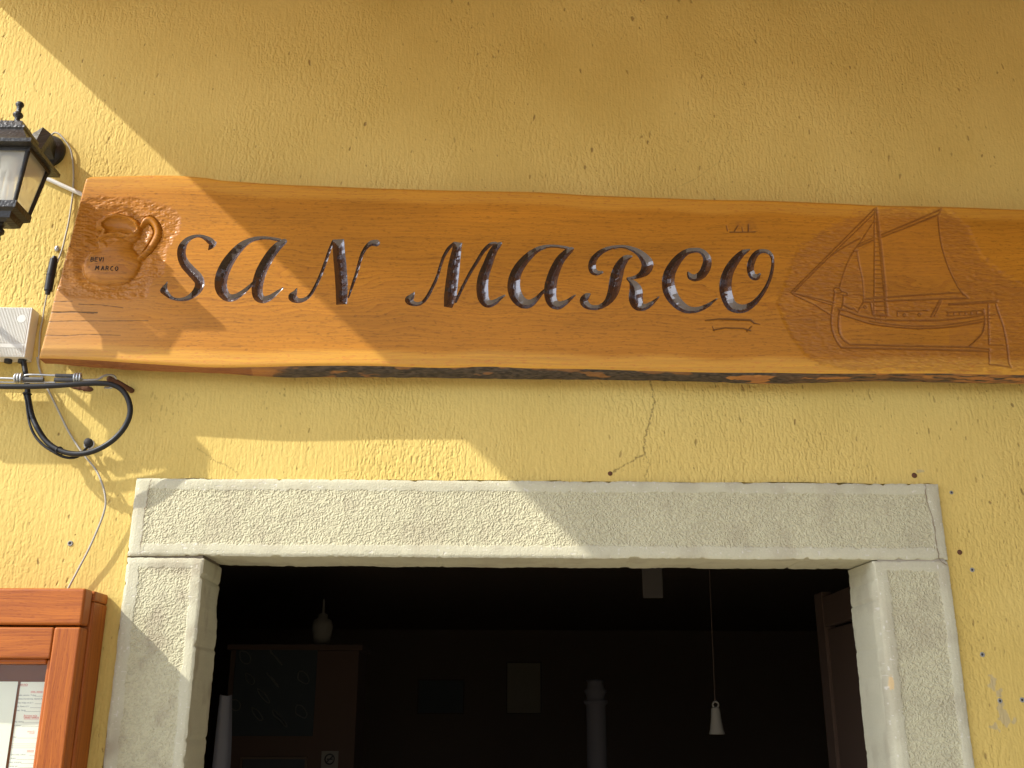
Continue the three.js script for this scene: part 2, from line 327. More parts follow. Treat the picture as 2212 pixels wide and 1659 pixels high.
{ // the two door leaves stand open into the room, hinged at the inner edge of the wall
  const mk = (x, a) => {
    const g = new THREE.Group(); g.name = 'door'; g.position.set(x, 0, IW - .02); g.rotation.y = a; house.add(g);
    part('stile', block(0, .1, .03, 2.0, -.04, 0, .003, 1), mDarkWood, g); part('stile', block(.72, .82, .03, 2.0, -.04, 0, .003, 1), mDarkWood, g);
    for (const y of [.04, .95, 1.88]) part('rail', block(.1, .72, y, y + .1, -.038, -.002, .003), mDarkWood, g);
    for (const y of [.14, 1.05]) part('panel', block(.1, .72, y, y + .82, -.028, -.012, .002), mDarkWood, g);
    return g;
  };
  mk(JI0 - .28, Math.PI / 2 + .16); mk(JI1 + .33, Math.PI / 2 - .06);
}
// plugs and nails in the wall
const mPlug = new THREE.MeshStandardMaterial({ color: new THREE.Color(.30, .29, .26), roughness: .85 });
const mRust = new THREE.MeshStandardMaterial({ color: new THREE.Color(.11, .045, .02), roughness: .9 });
const mDark = new THREE.MeshStandardMaterial({ color: new THREE.Color(.03, .029, .028), roughness: .8 });
for (const [u, v, r] of [[152, 1174, .0058], [2100, 1231, .0048], [2122, 1414, .0052], [2160, 1514, .0052], [2208, 1512, .0052], [2055, 1064, .0042]]) {
  const c = P(u, v, 0), g = new THREE.LatheGeometry([[.45, -.004], [.5, .0012], [.75, .002], [1, .0012], [1.05, -.001]].map(p => new THREE.Vector2(p[0] * r, p[1])), 16); g.rotateX(Math.PI / 2); g.translate(c.x, c.y, 0);
  const o = part('wall_plug', g, mPlug, house);
  const h = new THREE.CircleGeometry(r * .5, 12); h.translate(c.x, c.y, .0006); part('screw_hole', h, mDark, o);
}
for (const [u, v, r] of [[1318, 1023, .0055], [1975, 1027, .0065], [2073, 1193, .006]]) {
  const c = P(u, v, 0), g = new THREE.SphereGeometry(r, 10, 6, 0, 7, 0, Math.PI / 2); g.scale(1, .6, 1); g.rotateX(Math.PI / 2); g.translate(c.x, c.y, -.0005); part('nail_head', g, mRust, house);
}
console.log('house');

// ---------------------------------------------------------------- awning above (out of frame, casts the diagonal shade)
{
  const aw = thing('awning', 'ochre cloth awning stretched out above the carved sign and doorway', 'awning');
  const x0 = -1.454, x1 = 3.3, y0 = 3.50, L = 1.75, drop = .10;
  const cloth = new THREE.MeshPhysicalMaterial({ color: new THREE.Color(.40, .17, .035), roughness: 1, transmission: .2, thickness: 0, side: THREE.DoubleSide });
  const g = new THREE.BufferGeometry(), pos = [], uv = [], idx = [], n = 40;
  for (let j = 0; j <= 12; j++) for (let i = 0; i <= n; i++) { const t = j / 12, x = mix(x0, x1, i / n); pos.push(x, y0 - drop * L * t - (i ? .006 * Math.sin(t * Math.PI) : 0), .02 + (L - .02) * t); if (i < n && j < 12) { const o = j * (n + 1) + i; idx.push(o, o + 1, o + n + 2, o, o + n + 2, o + n + 1); } }
  part('cloth', geoFrom(pos, idx), cloth, aw);
  const v = []; const vi = []; for (let i = 0; i <= 200; i++) { const x = mix(x0, x1, i / 200), y = y0 - drop * L; v.push(x, y, L, x, y - .10 - .025 * Math.abs(Math.sin(i * Math.PI / 10)), L + .006); if (i < 200) { const o = i * 2; vi.push(o, o + 1, o + 2, o + 1, o + 3, o + 2); } }
  part('valance', geoFrom(v, vi), cloth, aw);
  const mFrame = new THREE.MeshStandardMaterial({ color: new THREE.Color(.5, .5, .48), roughness: .4, metalness: .3 });
  part('roller_box', block(x0 - .0, x1, y0 + .006, y0 + .11, 0, .12, .02), mFrame, aw);
  part('front_bar', block(x0, x1, y0 - drop * L - .03, y0 - drop * L + .012, L - .02, L - .002, .008), mFrame, aw);
}

// dark evergreens added out of frame at right, to darken faces turned that way
{
  const mBark = new THREE.MeshStandardMaterial({ color: new THREE.Color(.06, .045, .03), roughness: 1 });
  const mLeaf = new THREE.MeshStandardMaterial({ color: new THREE.Color(.035, .06, .022), roughness: .8, side: THREE.DoubleSide });
  const leaf = new THREE.PlaneGeometry(.16, .09); const R = rng(77);
  [[3.3, 2.3, 1.1, 1.72, 1.5], [3.7, 4.7, 1.5, 2.3, 2.1], [5.2, 2.2, 1.6, 2.7, 2.5]].forEach(([x, z, r, cy, hh], k) => {
    const t = thing('added_evergreen', ['added low evergreen tree, unseen, right of the doorway near the wall', 'added dense evergreen tree, unseen, farther out along the pavement', 'added tall evergreen tree, unseen, behind the low one right of the doorway'][k], 'tree', 'added evergreens right of the house');
    part('trunk', rod(new THREE.Vector3(x, 0, z), new THREE.Vector3(x + .1, cy + .6 * hh, z), .09, .04), mBark, t);
    const im = new THREE.InstancedMesh(leaf, mLeaf, 12000), d = new THREE.Object3D();
    for (let i = 0; i < 12000; i++) { const a = R() * 6.283, cz = 2 * R() - 1, s = Math.sqrt(1 - cz * cz), q = .45 + .55 * Math.cbrt(R()); const f = q * (.8 + .35 * noise(Math.cos(a) * 2 + 5, cz * 2 + k * 7, 88)); d.position.set(x + r * s * Math.cos(a) * f, cy + hh * cz * f, z + r * s * Math.sin(a) * f); d.rotation.set(R() * 6.3, R() * 6.3, R() * 6.3); d.updateMatrix(); im.setMatrixAt(i, d.matrix); }
    im.name = 'crown'; im.userData.kind = 'stuff'; shade(im); t.add(im);
  });
}

// ---------------------------------------------------------------- carved sign
const ZS = .078, ZB = .042;
const TOP = [[186, 384], [196, 381], [260, 379.6], [340, 378], [390, 379], [442, 383], [480, 389], [600, 397], [700, 401], [820, 406], [1000, 411], [1160, 414], [1280, 421], [1440, 427], [1560, 431], [1640, 432], [1800, 438], [1900, 443], [2050, 446], [2212, 452], [2340, 456]];
const BOT = [[82, 773], [193, 777], [332, 786], [432, 792], [482, 793], [557, 792], [632, 790], [732, 789], [829, 790], [954, 793.6], [1055, 791], [1155, 795], [1254, 796], [1391, 800], [1541, 803.7], [1659, 804], [1769, 806], [1834, 806], [2034, 806], [2212, 809], [2340, 811]];
const LOW = [[92, 784], [193, 793], [332, 802], [457, 806], [607, 815], [740, 815], [885, 816], [1120, 819], [1382, 822], [1520, 825], [1659, 829], [1909, 824], [2050, 827], [2212, 829], [2340, 832]];
const curve = (tab, z) => {
  const w = tab.map(p => P(p[0], p[1], z));
  return x => { let i = 0; while (i < w.length - 2 && w[i + 1].x < x) i++; const a = w[i], b = w[i + 1]; const t = clamp((x - a.x) / (b.x - a.x), -2, 2); const p = w[Math.max(0, i - 1)], q = w[Math.min(w.length - 1, i + 2)]; if (t < 0 || t > 1) return mix(a.y, b.y, t);
    const t2 = t * t, t3 = t2 * t, m0 = (b.y - p.y) / 2, m1 = (q.y - a.y) / 2; return (2 * t3 - 3 * t2 + 1) * a.y + (t3 - 2 * t2 + t) * m0 * .8 + (-2 * t3 + 3 * t2) * b.y + (t3 - t2) * m1 * .8; };
};
const topY = curve(TOP, ZS), botY = curve(BOT, ZS), lowY = curve(LOW, ZB);
const cTL = P(186, 384, ZS), cBL = P(82, 773, ZS), XR = P(2340, 456, ZS).x;

// lettering: centre lines [x, y, half width] in the zoom they were traced from
const at = (ox, oy, k, pts) => pts.map(([x, y, r = 7]) => [ox + x * k, oy + y * k, r * k]);
const LT7 = p => at(331.8, 442.4, .25, p), LTM = p => at(829.5, 442.4, .25, p), LTR = p => at(1216.6, 442.4, .25, p);
const S = (f, p, flat) => makeStroke(spline(f(p)), flat);
const letters = [
  ['S', [S(LT7, [[520, 335, 20], [495, 318, 30], [455, 290, 22], [400, 270, 14], [340, 277, 16], [285, 310, 24], [247, 370, 36], [242, 440, 38], [270, 510, 42], [322, 570, 44], [372, 622, 46], [398, 670, 42], [388, 722, 38], [350, 770, 29], [290, 808, 20], [210, 818, 13], [150, 800, 16], [110, 765, 25], [86, 742, 30]]), S(LT7, [[119, 664, 3], [104, 700, 15], [88, 738, 30]]), S(LT7, [[540, 322, 4], [510, 345, 26], [476, 388, 6]])]],
  ['A', [S(LT7, [[1090, 306, 15], [1060, 298, 14], [980, 286, 13], [900, 290, 17], [830, 310, 22], [760, 355, 34], [690, 430, 43], [630, 520, 51], [592, 610, 55], [580, 690, 54], [595, 750, 50], [640, 800, 37], [700, 800, 29], [760, 765, 22], [820, 715, 16], [870, 670, 14]]), S(LT7, [[1138, 312, 15], [1120, 322, 26], [1075, 357, 35], [1020, 420, 41], [970, 500, 45], [930, 580, 47], [905, 660, 48], [895, 730, 48], [905, 790, 45], [950, 820, 32], [1010, 800, 24], [1070, 755, 15], [1118, 717, 5]])]],
  ['N', [S(LT7, [[1239, 722, 4], [1218, 765, 22], [1200, 800, 36], [1250, 828, 23], [1310, 815, 16], [1360, 770, 14], [1410, 680, 14], [1450, 590, 14], [1490, 480, 14], [1520, 390, 13], [1552, 315, 12]]), S(LT7, [[1595, 298, 50], [1600, 400, 52], [1610, 500, 54], [1618, 600, 54], [1624, 700, 53], [1625, 862, 47]], true), S(LT7, [[1684, 800, 7], [1720, 690, 12], [1750, 600, 13], [1775, 510, 14], [1800, 430, 15], [1835, 370, 17], [1880, 332, 23], [1925, 330, 29]])]],
  ['M', [S(LTM, [[261, 756, 4], [238, 795, 24], [215, 825, 34], [260, 855, 21], [320, 850, 15], [370, 800, 15], [420, 710, 14], [460, 620, 13], [490, 520, 13], [520, 440, 14], [560, 375, 15], [605, 332, 12]]), S(LTM, [[641, 323, 36], [622, 420, 42], [605, 520, 50], [592, 620, 53], [580, 720, 54], [570, 800, 52], [553, 886, 36]], true), S(LTM, [[620, 840, 10], [660, 750, 13], [710, 650, 13], [760, 560, 14], [810, 480, 15], [860, 400, 16], [920, 342, 16], [965, 332, 13]]), S(LTM, [[1006, 333, 14], [985, 350, 24], [955, 382, 32], [925, 440, 37], [895, 520, 41], [865, 600, 46], [850, 680, 50], [850, 750, 51], [860, 810, 47], [895, 853, 36], [950, 845, 25], [1000, 810, 16], [1042, 782, 7]])]],
  ['A', [S(LTM, [[1590, 375, 14], [1560, 369, 14], [1480, 358, 13], [1400, 362, 16], [1330, 385, 23], [1260, 435, 33], [1190, 510, 41], [1142, 590, 47], [1122, 670, 53], [1125, 740, 56], [1150, 800, 54], [1200, 848, 46], [1260, 853, 35], [1320, 810, 21], [1370, 755, 14], [1402, 728, 12]]), S(LTM, [[1632, 378, 10], [1612, 390, 24], [1570, 423, 33], [1520, 480, 39], [1480, 560, 45], [1452, 640, 49], [1437, 720, 53], [1437, 790, 51], [1460, 848, 45], [1510, 868, 35], [1570, 843, 21], [1620, 805, 12], [1652, 780, 5]])]],
  ['R', [S(LTR, [[334, 583, 12], [292, 588, 22], [257, 568, 32], [249, 520, 33], [265, 470, 29], [310, 420, 23], [370, 385, 19], [440, 366, 15], [510, 362, 14], [580, 376, 19], [650, 411, 29], [700, 460, 41], [728, 510, 51], [716, 560, 46], [680, 598, 29], [620, 626, 15], [556, 636, 10]]), S(LTR, [[588, 447, 10], [560, 455, 22], [528, 475, 34], [490, 532, 45], [466, 600, 53], [450, 670, 53], [435, 740, 49], [410, 800, 39], [370, 850, 27], [310, 884, 21], [240, 885, 23], [195, 860, 33], [178, 825, 35], [203, 788, 25], [230, 771, 7]]), S(LTR, [[556, 640, 10], [590, 665, 22], [612, 695, 38], [628, 745, 56], [628, 815, 60], [645, 868, 45], [700, 884, 29], [760, 855, 19], [826, 798, 6]])]],
  ['C', [S(LTR, [[1080, 586, 10], [1100, 620, 26], [1145, 630, 31], [1200, 600, 37], [1235, 540, 41], [1245, 480, 37], [1225, 430, 29], [1180, 396, 22], [1120, 394, 22], [1060, 412, 28], [1000, 462, 37], [950, 530, 45], [917, 600, 51], [907, 680, 55], [922, 750, 57], [962, 820, 51], [1022, 878, 43], [1090, 908, 31], [1170, 903, 23], [1250, 868, 17], [1326, 812, 6]])]],
  ['O', [S(LTR, [[1614, 387, 4], [1585, 400, 16], [1540, 425, 28], [1480, 492, 39], [1432, 570, 45], [1407, 650, 51], [1402, 730, 53], [1417, 800, 51], [1452, 868, 48], [1512, 896, 41], [1580, 891, 33], [1650, 848, 25], [1710, 780, 19], [1760, 700, 16], [1795, 610, 15], [1811, 520, 14], [1804, 450, 15], [1775, 411, 17], [1720, 400, 18], [1670, 422, 25], [1632, 480, 31], [1617, 550, 31], [1632, 608, 30], [1670, 627, 26], [1697, 600, 11]])]],
];
// the incised ship
const SH = p => at(1659, 431.3, .25, p);
const ship = [];
const inc = (pts, r = 6, sm = false) => { const q = SH(pts.map(p => [p[0], p[1], r])); ship.push(makeStroke(sm ? spline(q, 4) : q)); };
inc([[925, 75], [200, 800]], 6); inc([[940, 78], [928, 110], [215, 805]], 5); inc([[925, 175], [885, 235], [800, 365], [745, 440], [690, 545], [650, 650], [620, 760]], 5, true);
inc([[800, 330], [640, 420], [520, 505], [380, 640], [235, 795]], 5, true);
inc([[985, 300], [1250, 190], [1500, 80]], 7); inc([[780, 405], [915, 345]], 6); inc([[790, 380], [915, 325]], 5); inc([[985, 322], [1200, 240], [1478, 126]], 7); inc([[1500, 80], [1478, 126]], 5);
inc([[1470, 140], [1482, 280], [1510, 430], [1560, 585], [1635, 740], [1690, 822]], 6, true);
inc([[940, 70], [960, 240], [1000, 600], [1035, 1000]], 9); inc([[925, 80], [922, 300], [918, 1000]], 6); inc([[938, 160], [975, 500], [1022, 1000]], 6);
for (let k = 0; k < 19; k++) { const y = 290 + k * 39, t = (y - 160) / 840; inc([[923, y], [938 + 84 * t, y]], 4.5); }
inc([[918, 1000], [1025, 1000]], 6); inc([[930, 1010], [935, 1050]], 4); inc([[975, 1010], [980, 1050]], 4); inc([[1020, 1010], [1022, 1050]], 4);
inc([[828, 856], [920, 850], [1300, 822], [1680, 800]], 8); inc([[828, 882], [1040, 872], [1400, 858], [1735, 848]], 8); inc([[828, 856], [826, 882]], 5); inc([[1680, 800], [1735, 848]], 6);
inc([[770, 440], [790, 560], [818, 700], [830, 856]], 5, true); inc([[745, 440], [775, 440]], 8);
inc([[210, 800], [575, 885]], 7); inc([[240, 808], [575, 912]], 5); inc([[215, 812], [400, 900], [560, 1000]], 6);
inc([[580, 790], [565, 900], [550, 1010], [558, 1120], [595, 1215], [640, 1276]], 7, true); inc([[655, 825], [650, 900], [618, 985], [614, 1110], [645, 1195], [712, 1248]], 7, true);
inc([[580, 790], [572, 772], [590, 758], [620, 762], [640, 790], [620, 802], [585, 798]], 6, true); inc([[640, 790], [680, 800], [690, 822], [655, 826]], 6, true);
inc([[640, 1276], [1000, 1284], [1400, 1290], [1920, 1310]], 9); inc([[712, 1248], [1200, 1262], [1740, 1272], [1915, 1288]], 7); inc([[1920, 1288], [1920, 1310]], 6);
inc([[612, 945], [700, 962], [800, 1000], [950, 1028], [1150, 1040], [1450, 1040], [1700, 1020], [1875, 992]], 8, true); inc([[618, 985], [760, 1030], [900, 1072], [1100, 1098], [1300, 1112], [1550, 1100], [1740, 1075], [1875, 1048]], 8, true); inc([[880, 1045], [1100, 1078], [1300, 1090], [1550, 1080], [1875, 1028]], 6, true);
inc([[1868, 945], [1878, 1040], [1860, 1140], [1810, 1205], [1740, 1266]], 7, true); inc([[1908, 880], [1908, 1000], [1915, 1250]], 8); inc([[1915, 1310], [1918, 1420], [2010, 1430], [2105, 1445]], 7); inc([[1972, 900], [1990, 960], [2035, 1090], [2065, 1230], [2085, 1400], [2105, 1445]], 7, true);
inc([[1570, 905], [1760, 892], [1985, 880]], 9); inc([[1570, 895], [1985, 868]], 5); inc([[1880, 1000], [1970, 990]], 5); inc([[1875, 1028], [1930, 1025]], 5); inc([[1915, 1250], [2040, 1255]], 5);
inc([[1122, 1000], [1122, 962], [1380, 955]], 6); for (const [x, y] of [[1182, 993], [1311, 991], [843, 925]]) inc([[x - 12, y], [x, y - 12], [x + 12, y], [x, y + 12], [x - 12, y]], 6, true);
inc([[1488, 868], [1415, 1006]], 9); inc([[1502, 872], [1440, 1006]], 6);
inc([[1548, 972], [1700, 965], [1862, 952]], 6); inc([[1550, 1000], [1700, 995], [1862, 982]], 6); for (let k = 0; k < 7; k++) inc([[1560 + k * 50, 970 - k * 2.5], [1560 + k * 50, 998 - k * 2.5]], 7);
inc([[830, 882], [795, 935], [780, 965]], 6); inc([[890, 884], [902, 940], [910, 990]], 8); inc([[655, 905], [690, 925], [735, 940]], 10); inc([[740, 930], [780, 970]], 5);
const shipGround = SH([[130, 1080], [200, 1210], [310, 1350], [460, 1440], [700, 1490], [1200, 1495], [2100, 1500], [2300, 1500], [2300, 760], [2040, 620], [1860, 470], [1750, 230], [1560, 60], [1000, 60], [880, 70], [640, 160], [450, 260], [250, 400], [160, 620], [60, 900]]);
const hullPoly = SH([[618, 985], [760, 1030], [1000, 1085], [1300, 1110], [1600, 1095], [1875, 1045], [1850, 1150], [1740, 1266], [712, 1248], [630, 1180]]);
const sailPoly = SH([[985, 320], [1470, 140], [1500, 400], [1570, 600], [1690, 822], [830, 860], [770, 440]]);
const shipPoly = SH([[930, 60], [1510, 70], [1500, 400], [1700, 820], [1990, 860], [2060, 1200], [2110, 1450], [1910, 1430], [1900, 1320], [640, 1290], [540, 1120], [540, 1010], [190, 800]]);
// cracks and marks in the board
const Z2 = p => at(0, 497.7, .2, p);
const checks = [
  [[505, 878], [640, 884], [780, 879], [900, 884], [1050, 888]], [[515, 760], [640, 768], [780, 764]], [[850, 795], [1100, 805], [1330, 835]], [[495, 985], [800, 978], [1200, 978], [1600, 975]], [[460, 1130], [700, 1138], [900, 1124], [1300, 1132]], [[940, 893], [1010, 897]], [[690, 150], [760, 168]],
].map((p, i) => makeStroke(Z2(p.map(q => [q[0], q[1], i === 0 ? 6 : 2.6]))));
const knots = [[[1440, 237, 4], [1660, 234, 3]], [[1480, 228, 5], [1510, 180, 3]], [[1600, 230, 6], [1602, 170, 3]], [[1550, 232, 3], [1545, 195, 2]], [[1420, 225, 3], [1410, 180, 2]], [[1230, 998, 3], [1350, 985, 6], [1500, 990, 8], [1620, 995, 8], [1650, 1020, 6], [1700, 1032, 2]], [[1300, 1080, 6], [1400, 1062, 5], [1560, 1068, 5], [1620, 1085, 6]], [[1590, 1090, 6], [1630, 1050, 4]], [[1290, 1050, 3], [1305, 1085, 4]]].map(p => makeStroke(LTR(p)));

// jug relief (zoom 6 coordinates)
const J = (u, v) => [(u - 82.95) / .2, (v - 359.45) / .2];
const recess = [[300, 420], [560, 330], [700, 292], [850, 322], [1050, 322], [1250, 372], [1400, 422], [1500, 490], [1550, 560], [1530, 700], [1470, 780], [1410, 880], [1390, 960], [1370, 1070], [1350, 1180], [1230, 1230], [1170, 1420], [1000, 1450], [700, 1440], [300, 1425], [170, 1330], [-200, 1330], [-200, 420]];
const body = [[640, 870], [560, 905], [500, 970], [470, 1060], [485, 1160], [530, 1220], [620, 1262], [760, 1272], [880, 1268], [970, 1230], [1050, 1150], [1095, 1050], [1090, 980], [1030, 905], [1000, 880], [1010, 820], [1080, 760], [1105, 690], [1040, 745], [960, 770], [850, 735], [760, 745], [660, 785], [610, 740]];
const lip = [[618, 640], [640, 580], [720, 525], [850, 497], [980, 530], [1070, 590], [1108, 660], [1100, 710], [1040, 770], [960, 790], [850, 740], [760, 755], [662, 790], [640, 760], [690, 690], [640, 670]];
const mouth = [[690, 610], [760, 555], [860, 535], [970, 565], [1050, 620], [1082, 680], [1030, 735], [960, 745], [870, 715], [780, 720], [715, 735], [735, 690], [690, 650]];
const beak = makeStroke([[640, 600, 22], [640, 660, 24], [705, 690, 12], [680, 745, 18], [640, 775, 16]]);
const handle = makeStroke(spline([[1110, 640, 18], [1150, 585, 34], [1210, 575, 38], [1270, 640, 40], [1285, 730, 42], [1240, 830, 40], [1170, 920, 34], [1090, 985, 24]]));
const neckV = [[690, 800], [740, 890], [900, 790], [800, 765]];
const jugBox = polyDist;
function jugHeight(u, v, x, y) {               // metres relative to the board face; null outside the recess
  const [a, b] = J(u, v);
  if (a > 1640 || b < 230 || b > 1520) return null;
  const rag = 26 * (noise(a / 42, b / 26, 501) - .5) + 14 * (noise(a / 15, b / 11, 502) - .5);
  const rd = polyDist(recess, a, b) + rag; if (rd <= 0) return null;
  const g1 = noise(a / 48 + .8 * noise(a / 80, b / 60, 505), b / 15, 503), g2 = 1 - Math.abs(2 * noise(a / 32, b / 13, 504) - 1);
  const bd = polyDist(body, a, b), ld = polyDist(lip, a, b), hd = strokeField(handle, a, b), out = Math.max(bd, ld, hd > -8 ? hd : -200);
  let h = -.0024 * smooth(0, 60, rd) - .0062 * smooth(-120, -6, out) * smooth(0, 60, rd) + smooth(0, 40, rd) * (.0017 * (g1 - .5) + .0013 * (g2 - .5)); if (bd > -4) { const t = clamp((bd + 4) / 170); h = Math.max(h, -.0085 + .0125 * Math.sqrt(1 - (1 - t) ** 2)); }
  const vd = polyDist(neckV, a, b); if (vd > 0) h -= .0022 * smooth(0, 30, vd);
  if (ld > -2) { const t = clamp((ld + 2) / 34); h = Math.max(h, -.0075 + .0115 * Math.sqrt(1 - (1 - t) ** 2)); }
  const md = polyDist(mouth, a, b); if (md > 0) { const t = clamp(md / 95); h = .003 - .0125 * Math.sqrt(1 - (1 - t) ** 2) + .005 * smooth(-40, 180, a - 840 + (b - 600) * .3); }
  const bk = strokeField(beak, a, b); if (bk > -2) h = Math.max(h, -.003 + .0045 * smooth(-2, 18, bk));
  if (hd > -2) { const t = clamp((hd + 2) / 40); h = Math.max(h, -.0085 + .0125 * Math.sqrt(1 - (1 - t) ** 2)); }
  return h;
}
const onJug = (u, v) => { const [a, b] = J(u, v); if (a < 440 || a > 1360 || b < 470 || b > 1300) return false; return polyDist(body, a, b) > 0 || polyDist(lip, a, b) > 0 || strokeField(handle, a, b) > 0; };

const inkPts = [], SX0 = -1.02, SX1 = 1.36, SY0 = 2.27, SY1 = 2.83, SW = 2048, SHH = 482;
const woodTex = (() => {
  const col = new Uint8Array(SW * SHH * 4), bmp = new Uint8Array(SW * SHH * 4);
  for (let j = 0; j < SHH; j++) for (let i = 0; i < SW; i++) {
    const x = mix(SX0, SX1, (i + .5) / SW), y = mix(SY0, SY1, (j + .5) / SHH), o = (j * SW + i) * 4;
    const [u, v] = toPhoto(x, y, ZS), X = x * 1000, Y = y * 1000;
    const yt = topY(x), yb = botY(x), hgt = clamp((y - yb) / (yt - yb), -.2, 1.2);
    // grain: flows along the board, swirls round the heart near the middle of the lettering
    const heart = Math.exp(-Math.pow((hgt - .42) / .22, 2));
    const wv = 26 * (fbm(X / 320, Y / 70, 601, 3) - .5) + heart * 74 * (fbm(X / 170, Y / 60, 603, 3) - .5) + 7 * (noise(X / 60, Y / 20, 605) - .5);
    const q = (Y + wv) / 11, ring = q - Math.floor(q), band = Math.pow(ring, 2.2) * (.5 + .5 * heart);
    const streak = fbm(X / 140, (Y + wv * .5) / 2.4, 607, 3) - .5, pore = smooth(.72, .86, noise(X / 9 + 3 * noise(X / 50, Y / 9, 611), (Y + wv * .4) / 1.25, 609));
    const patch = fbm(X / 300, Y / 90, 613, 3) - .5;
    let r = .455, g = .186, b = .013;
    const lightness = 1 + .40 * patch + .28 * streak - .20 * band - .26 * pore;
    r *= lightness; g *= lightness * (1 - .08 * band); b *= lightness;
    const edgeN = .025 * (noise(X / 130, 1, 617) - .5), sap = Math.max(smooth(.10 + edgeN, .055 + edgeN, hgt), .6 * smooth(.9 + edgeN, .945 + edgeN, hgt));     // paler sapwood along both waney edges
    r = mix(r, .64 * (1 + .35 * streak), sap * .75); g = mix(g, .335 * (1 + .4 * streak - .2 * pore), sap * .75); b = mix(b, .05, sap * .75);
    const end = smooth(.36, -.1, (x + 1) + .35 * Math.abs(hgt - .2) + .16 * (fbm(X / 110, Y / 45, 619, 2) - .5)) * smooth(.62, .4, hgt);      // dry, greyer end of the plank
    r = mix(r, .47 * (1 + .3 * streak), end * .85); g = mix(g, .25 * (1 + .3 * streak), end * .85); b = mix(b, .085 * (1 + .3 * streak), end * .85);
    // stained, scraped ground round the ship
    if (u > 1620) {
      const sd = polyDist(shipGround, u, v) + 22 * (noise(X / 16, Y / 5, 621) - .5) + 8 * (noise(X / 5, Y / 2, 622) - .5);
      let st = smooth(0, 10, sd); const inn = Math.max(smooth(-2, 6, polyDist(hullPoly, u, v)) * (u > 2050 ? .3 : 1), .55 * smooth(-2, 6, polyDist(sailPoly, u, v)));
      st *= 1 - .75 * inn; const k = st * (.34 + .3 * (noise(X / 9, Y / 3, 623) - .5));
      r = mix(r, .23, k); g = mix(g, .085, k); b = mix(b, .028, k);
      let f = -9; for (const s of ship) f = Math.max(f, strokeField(s, u, v));
      const ln = smooth(-.9, .9, f) * .46; r = mix(r, .10, ln); g = mix(g, .032, ln); b = mix(b, .014, ln);
    }
    if (u < 420) {
      const jh = jugHeight(u, v, x, y); if (jh !== null) { r *= .93; g *= .89; b *= .95; }
      let f = -9; for (const s of checks) f = Math.max(f, strokeField(s, u, v)); const ln = smooth(-.7, .4, f + .5 * (noise(X / 8, Y / 8, 625) - .5)) * .8; r = mix(r, .03, ln); g = mix(g, .02, ln); b = mix(b, .012, ln);
    }
    if (u > 1500 && u < 1700) { let f = -9; for (const s of knots) f = Math.max(f, strokeField(s, u, v)); const ln = smooth(-1.4, .8, f) * .8; r = mix(r, .07, ln); g = mix(g, .028, ln); b = mix(b, .012, ln); }
    const kn = Math.exp(-Math.pow((u - 1610) / 26, 2) - Math.pow((v - 487) / 12, 2)) * noise(X / 5, Y / 6, 627) * .55; r = mix(r, .14, kn); g = mix(g, .055, kn); b = mix(b, .02, kn);
    col[o] = srgb(r); col[o + 1] = srgb(g); col[o + 2] = srgb(b); col[o + 3] = 255;
    bmp[o] = bmp[o + 1] = bmp[o + 2] = 255 * clamp(.6 + .3 * streak - .35 * pore); bmp[o + 3] = 255;
  }
  return [dataTex(SW, SHH, col, true, THREE.ClampToEdgeWrapping), dataTex(SW, SHH, bmp, false, THREE.ClampToEdgeWrapping)];
})();
console.log('wood');
const mBoard = new THREE.MeshPhysicalMaterial({ map: woodTex[0], bumpMap: woodTex[1], bumpScale: .0005, roughness: .5, specularIntensity: .45, clearcoat: .16, clearcoatRoughness: .2 });
const mLetter = new THREE.MeshPhysicalMaterial({ color: new THREE.Color(.058, .027, .017), roughness: .22, ior: 1.75, clearcoat: 1, clearcoatRoughness: .08 });

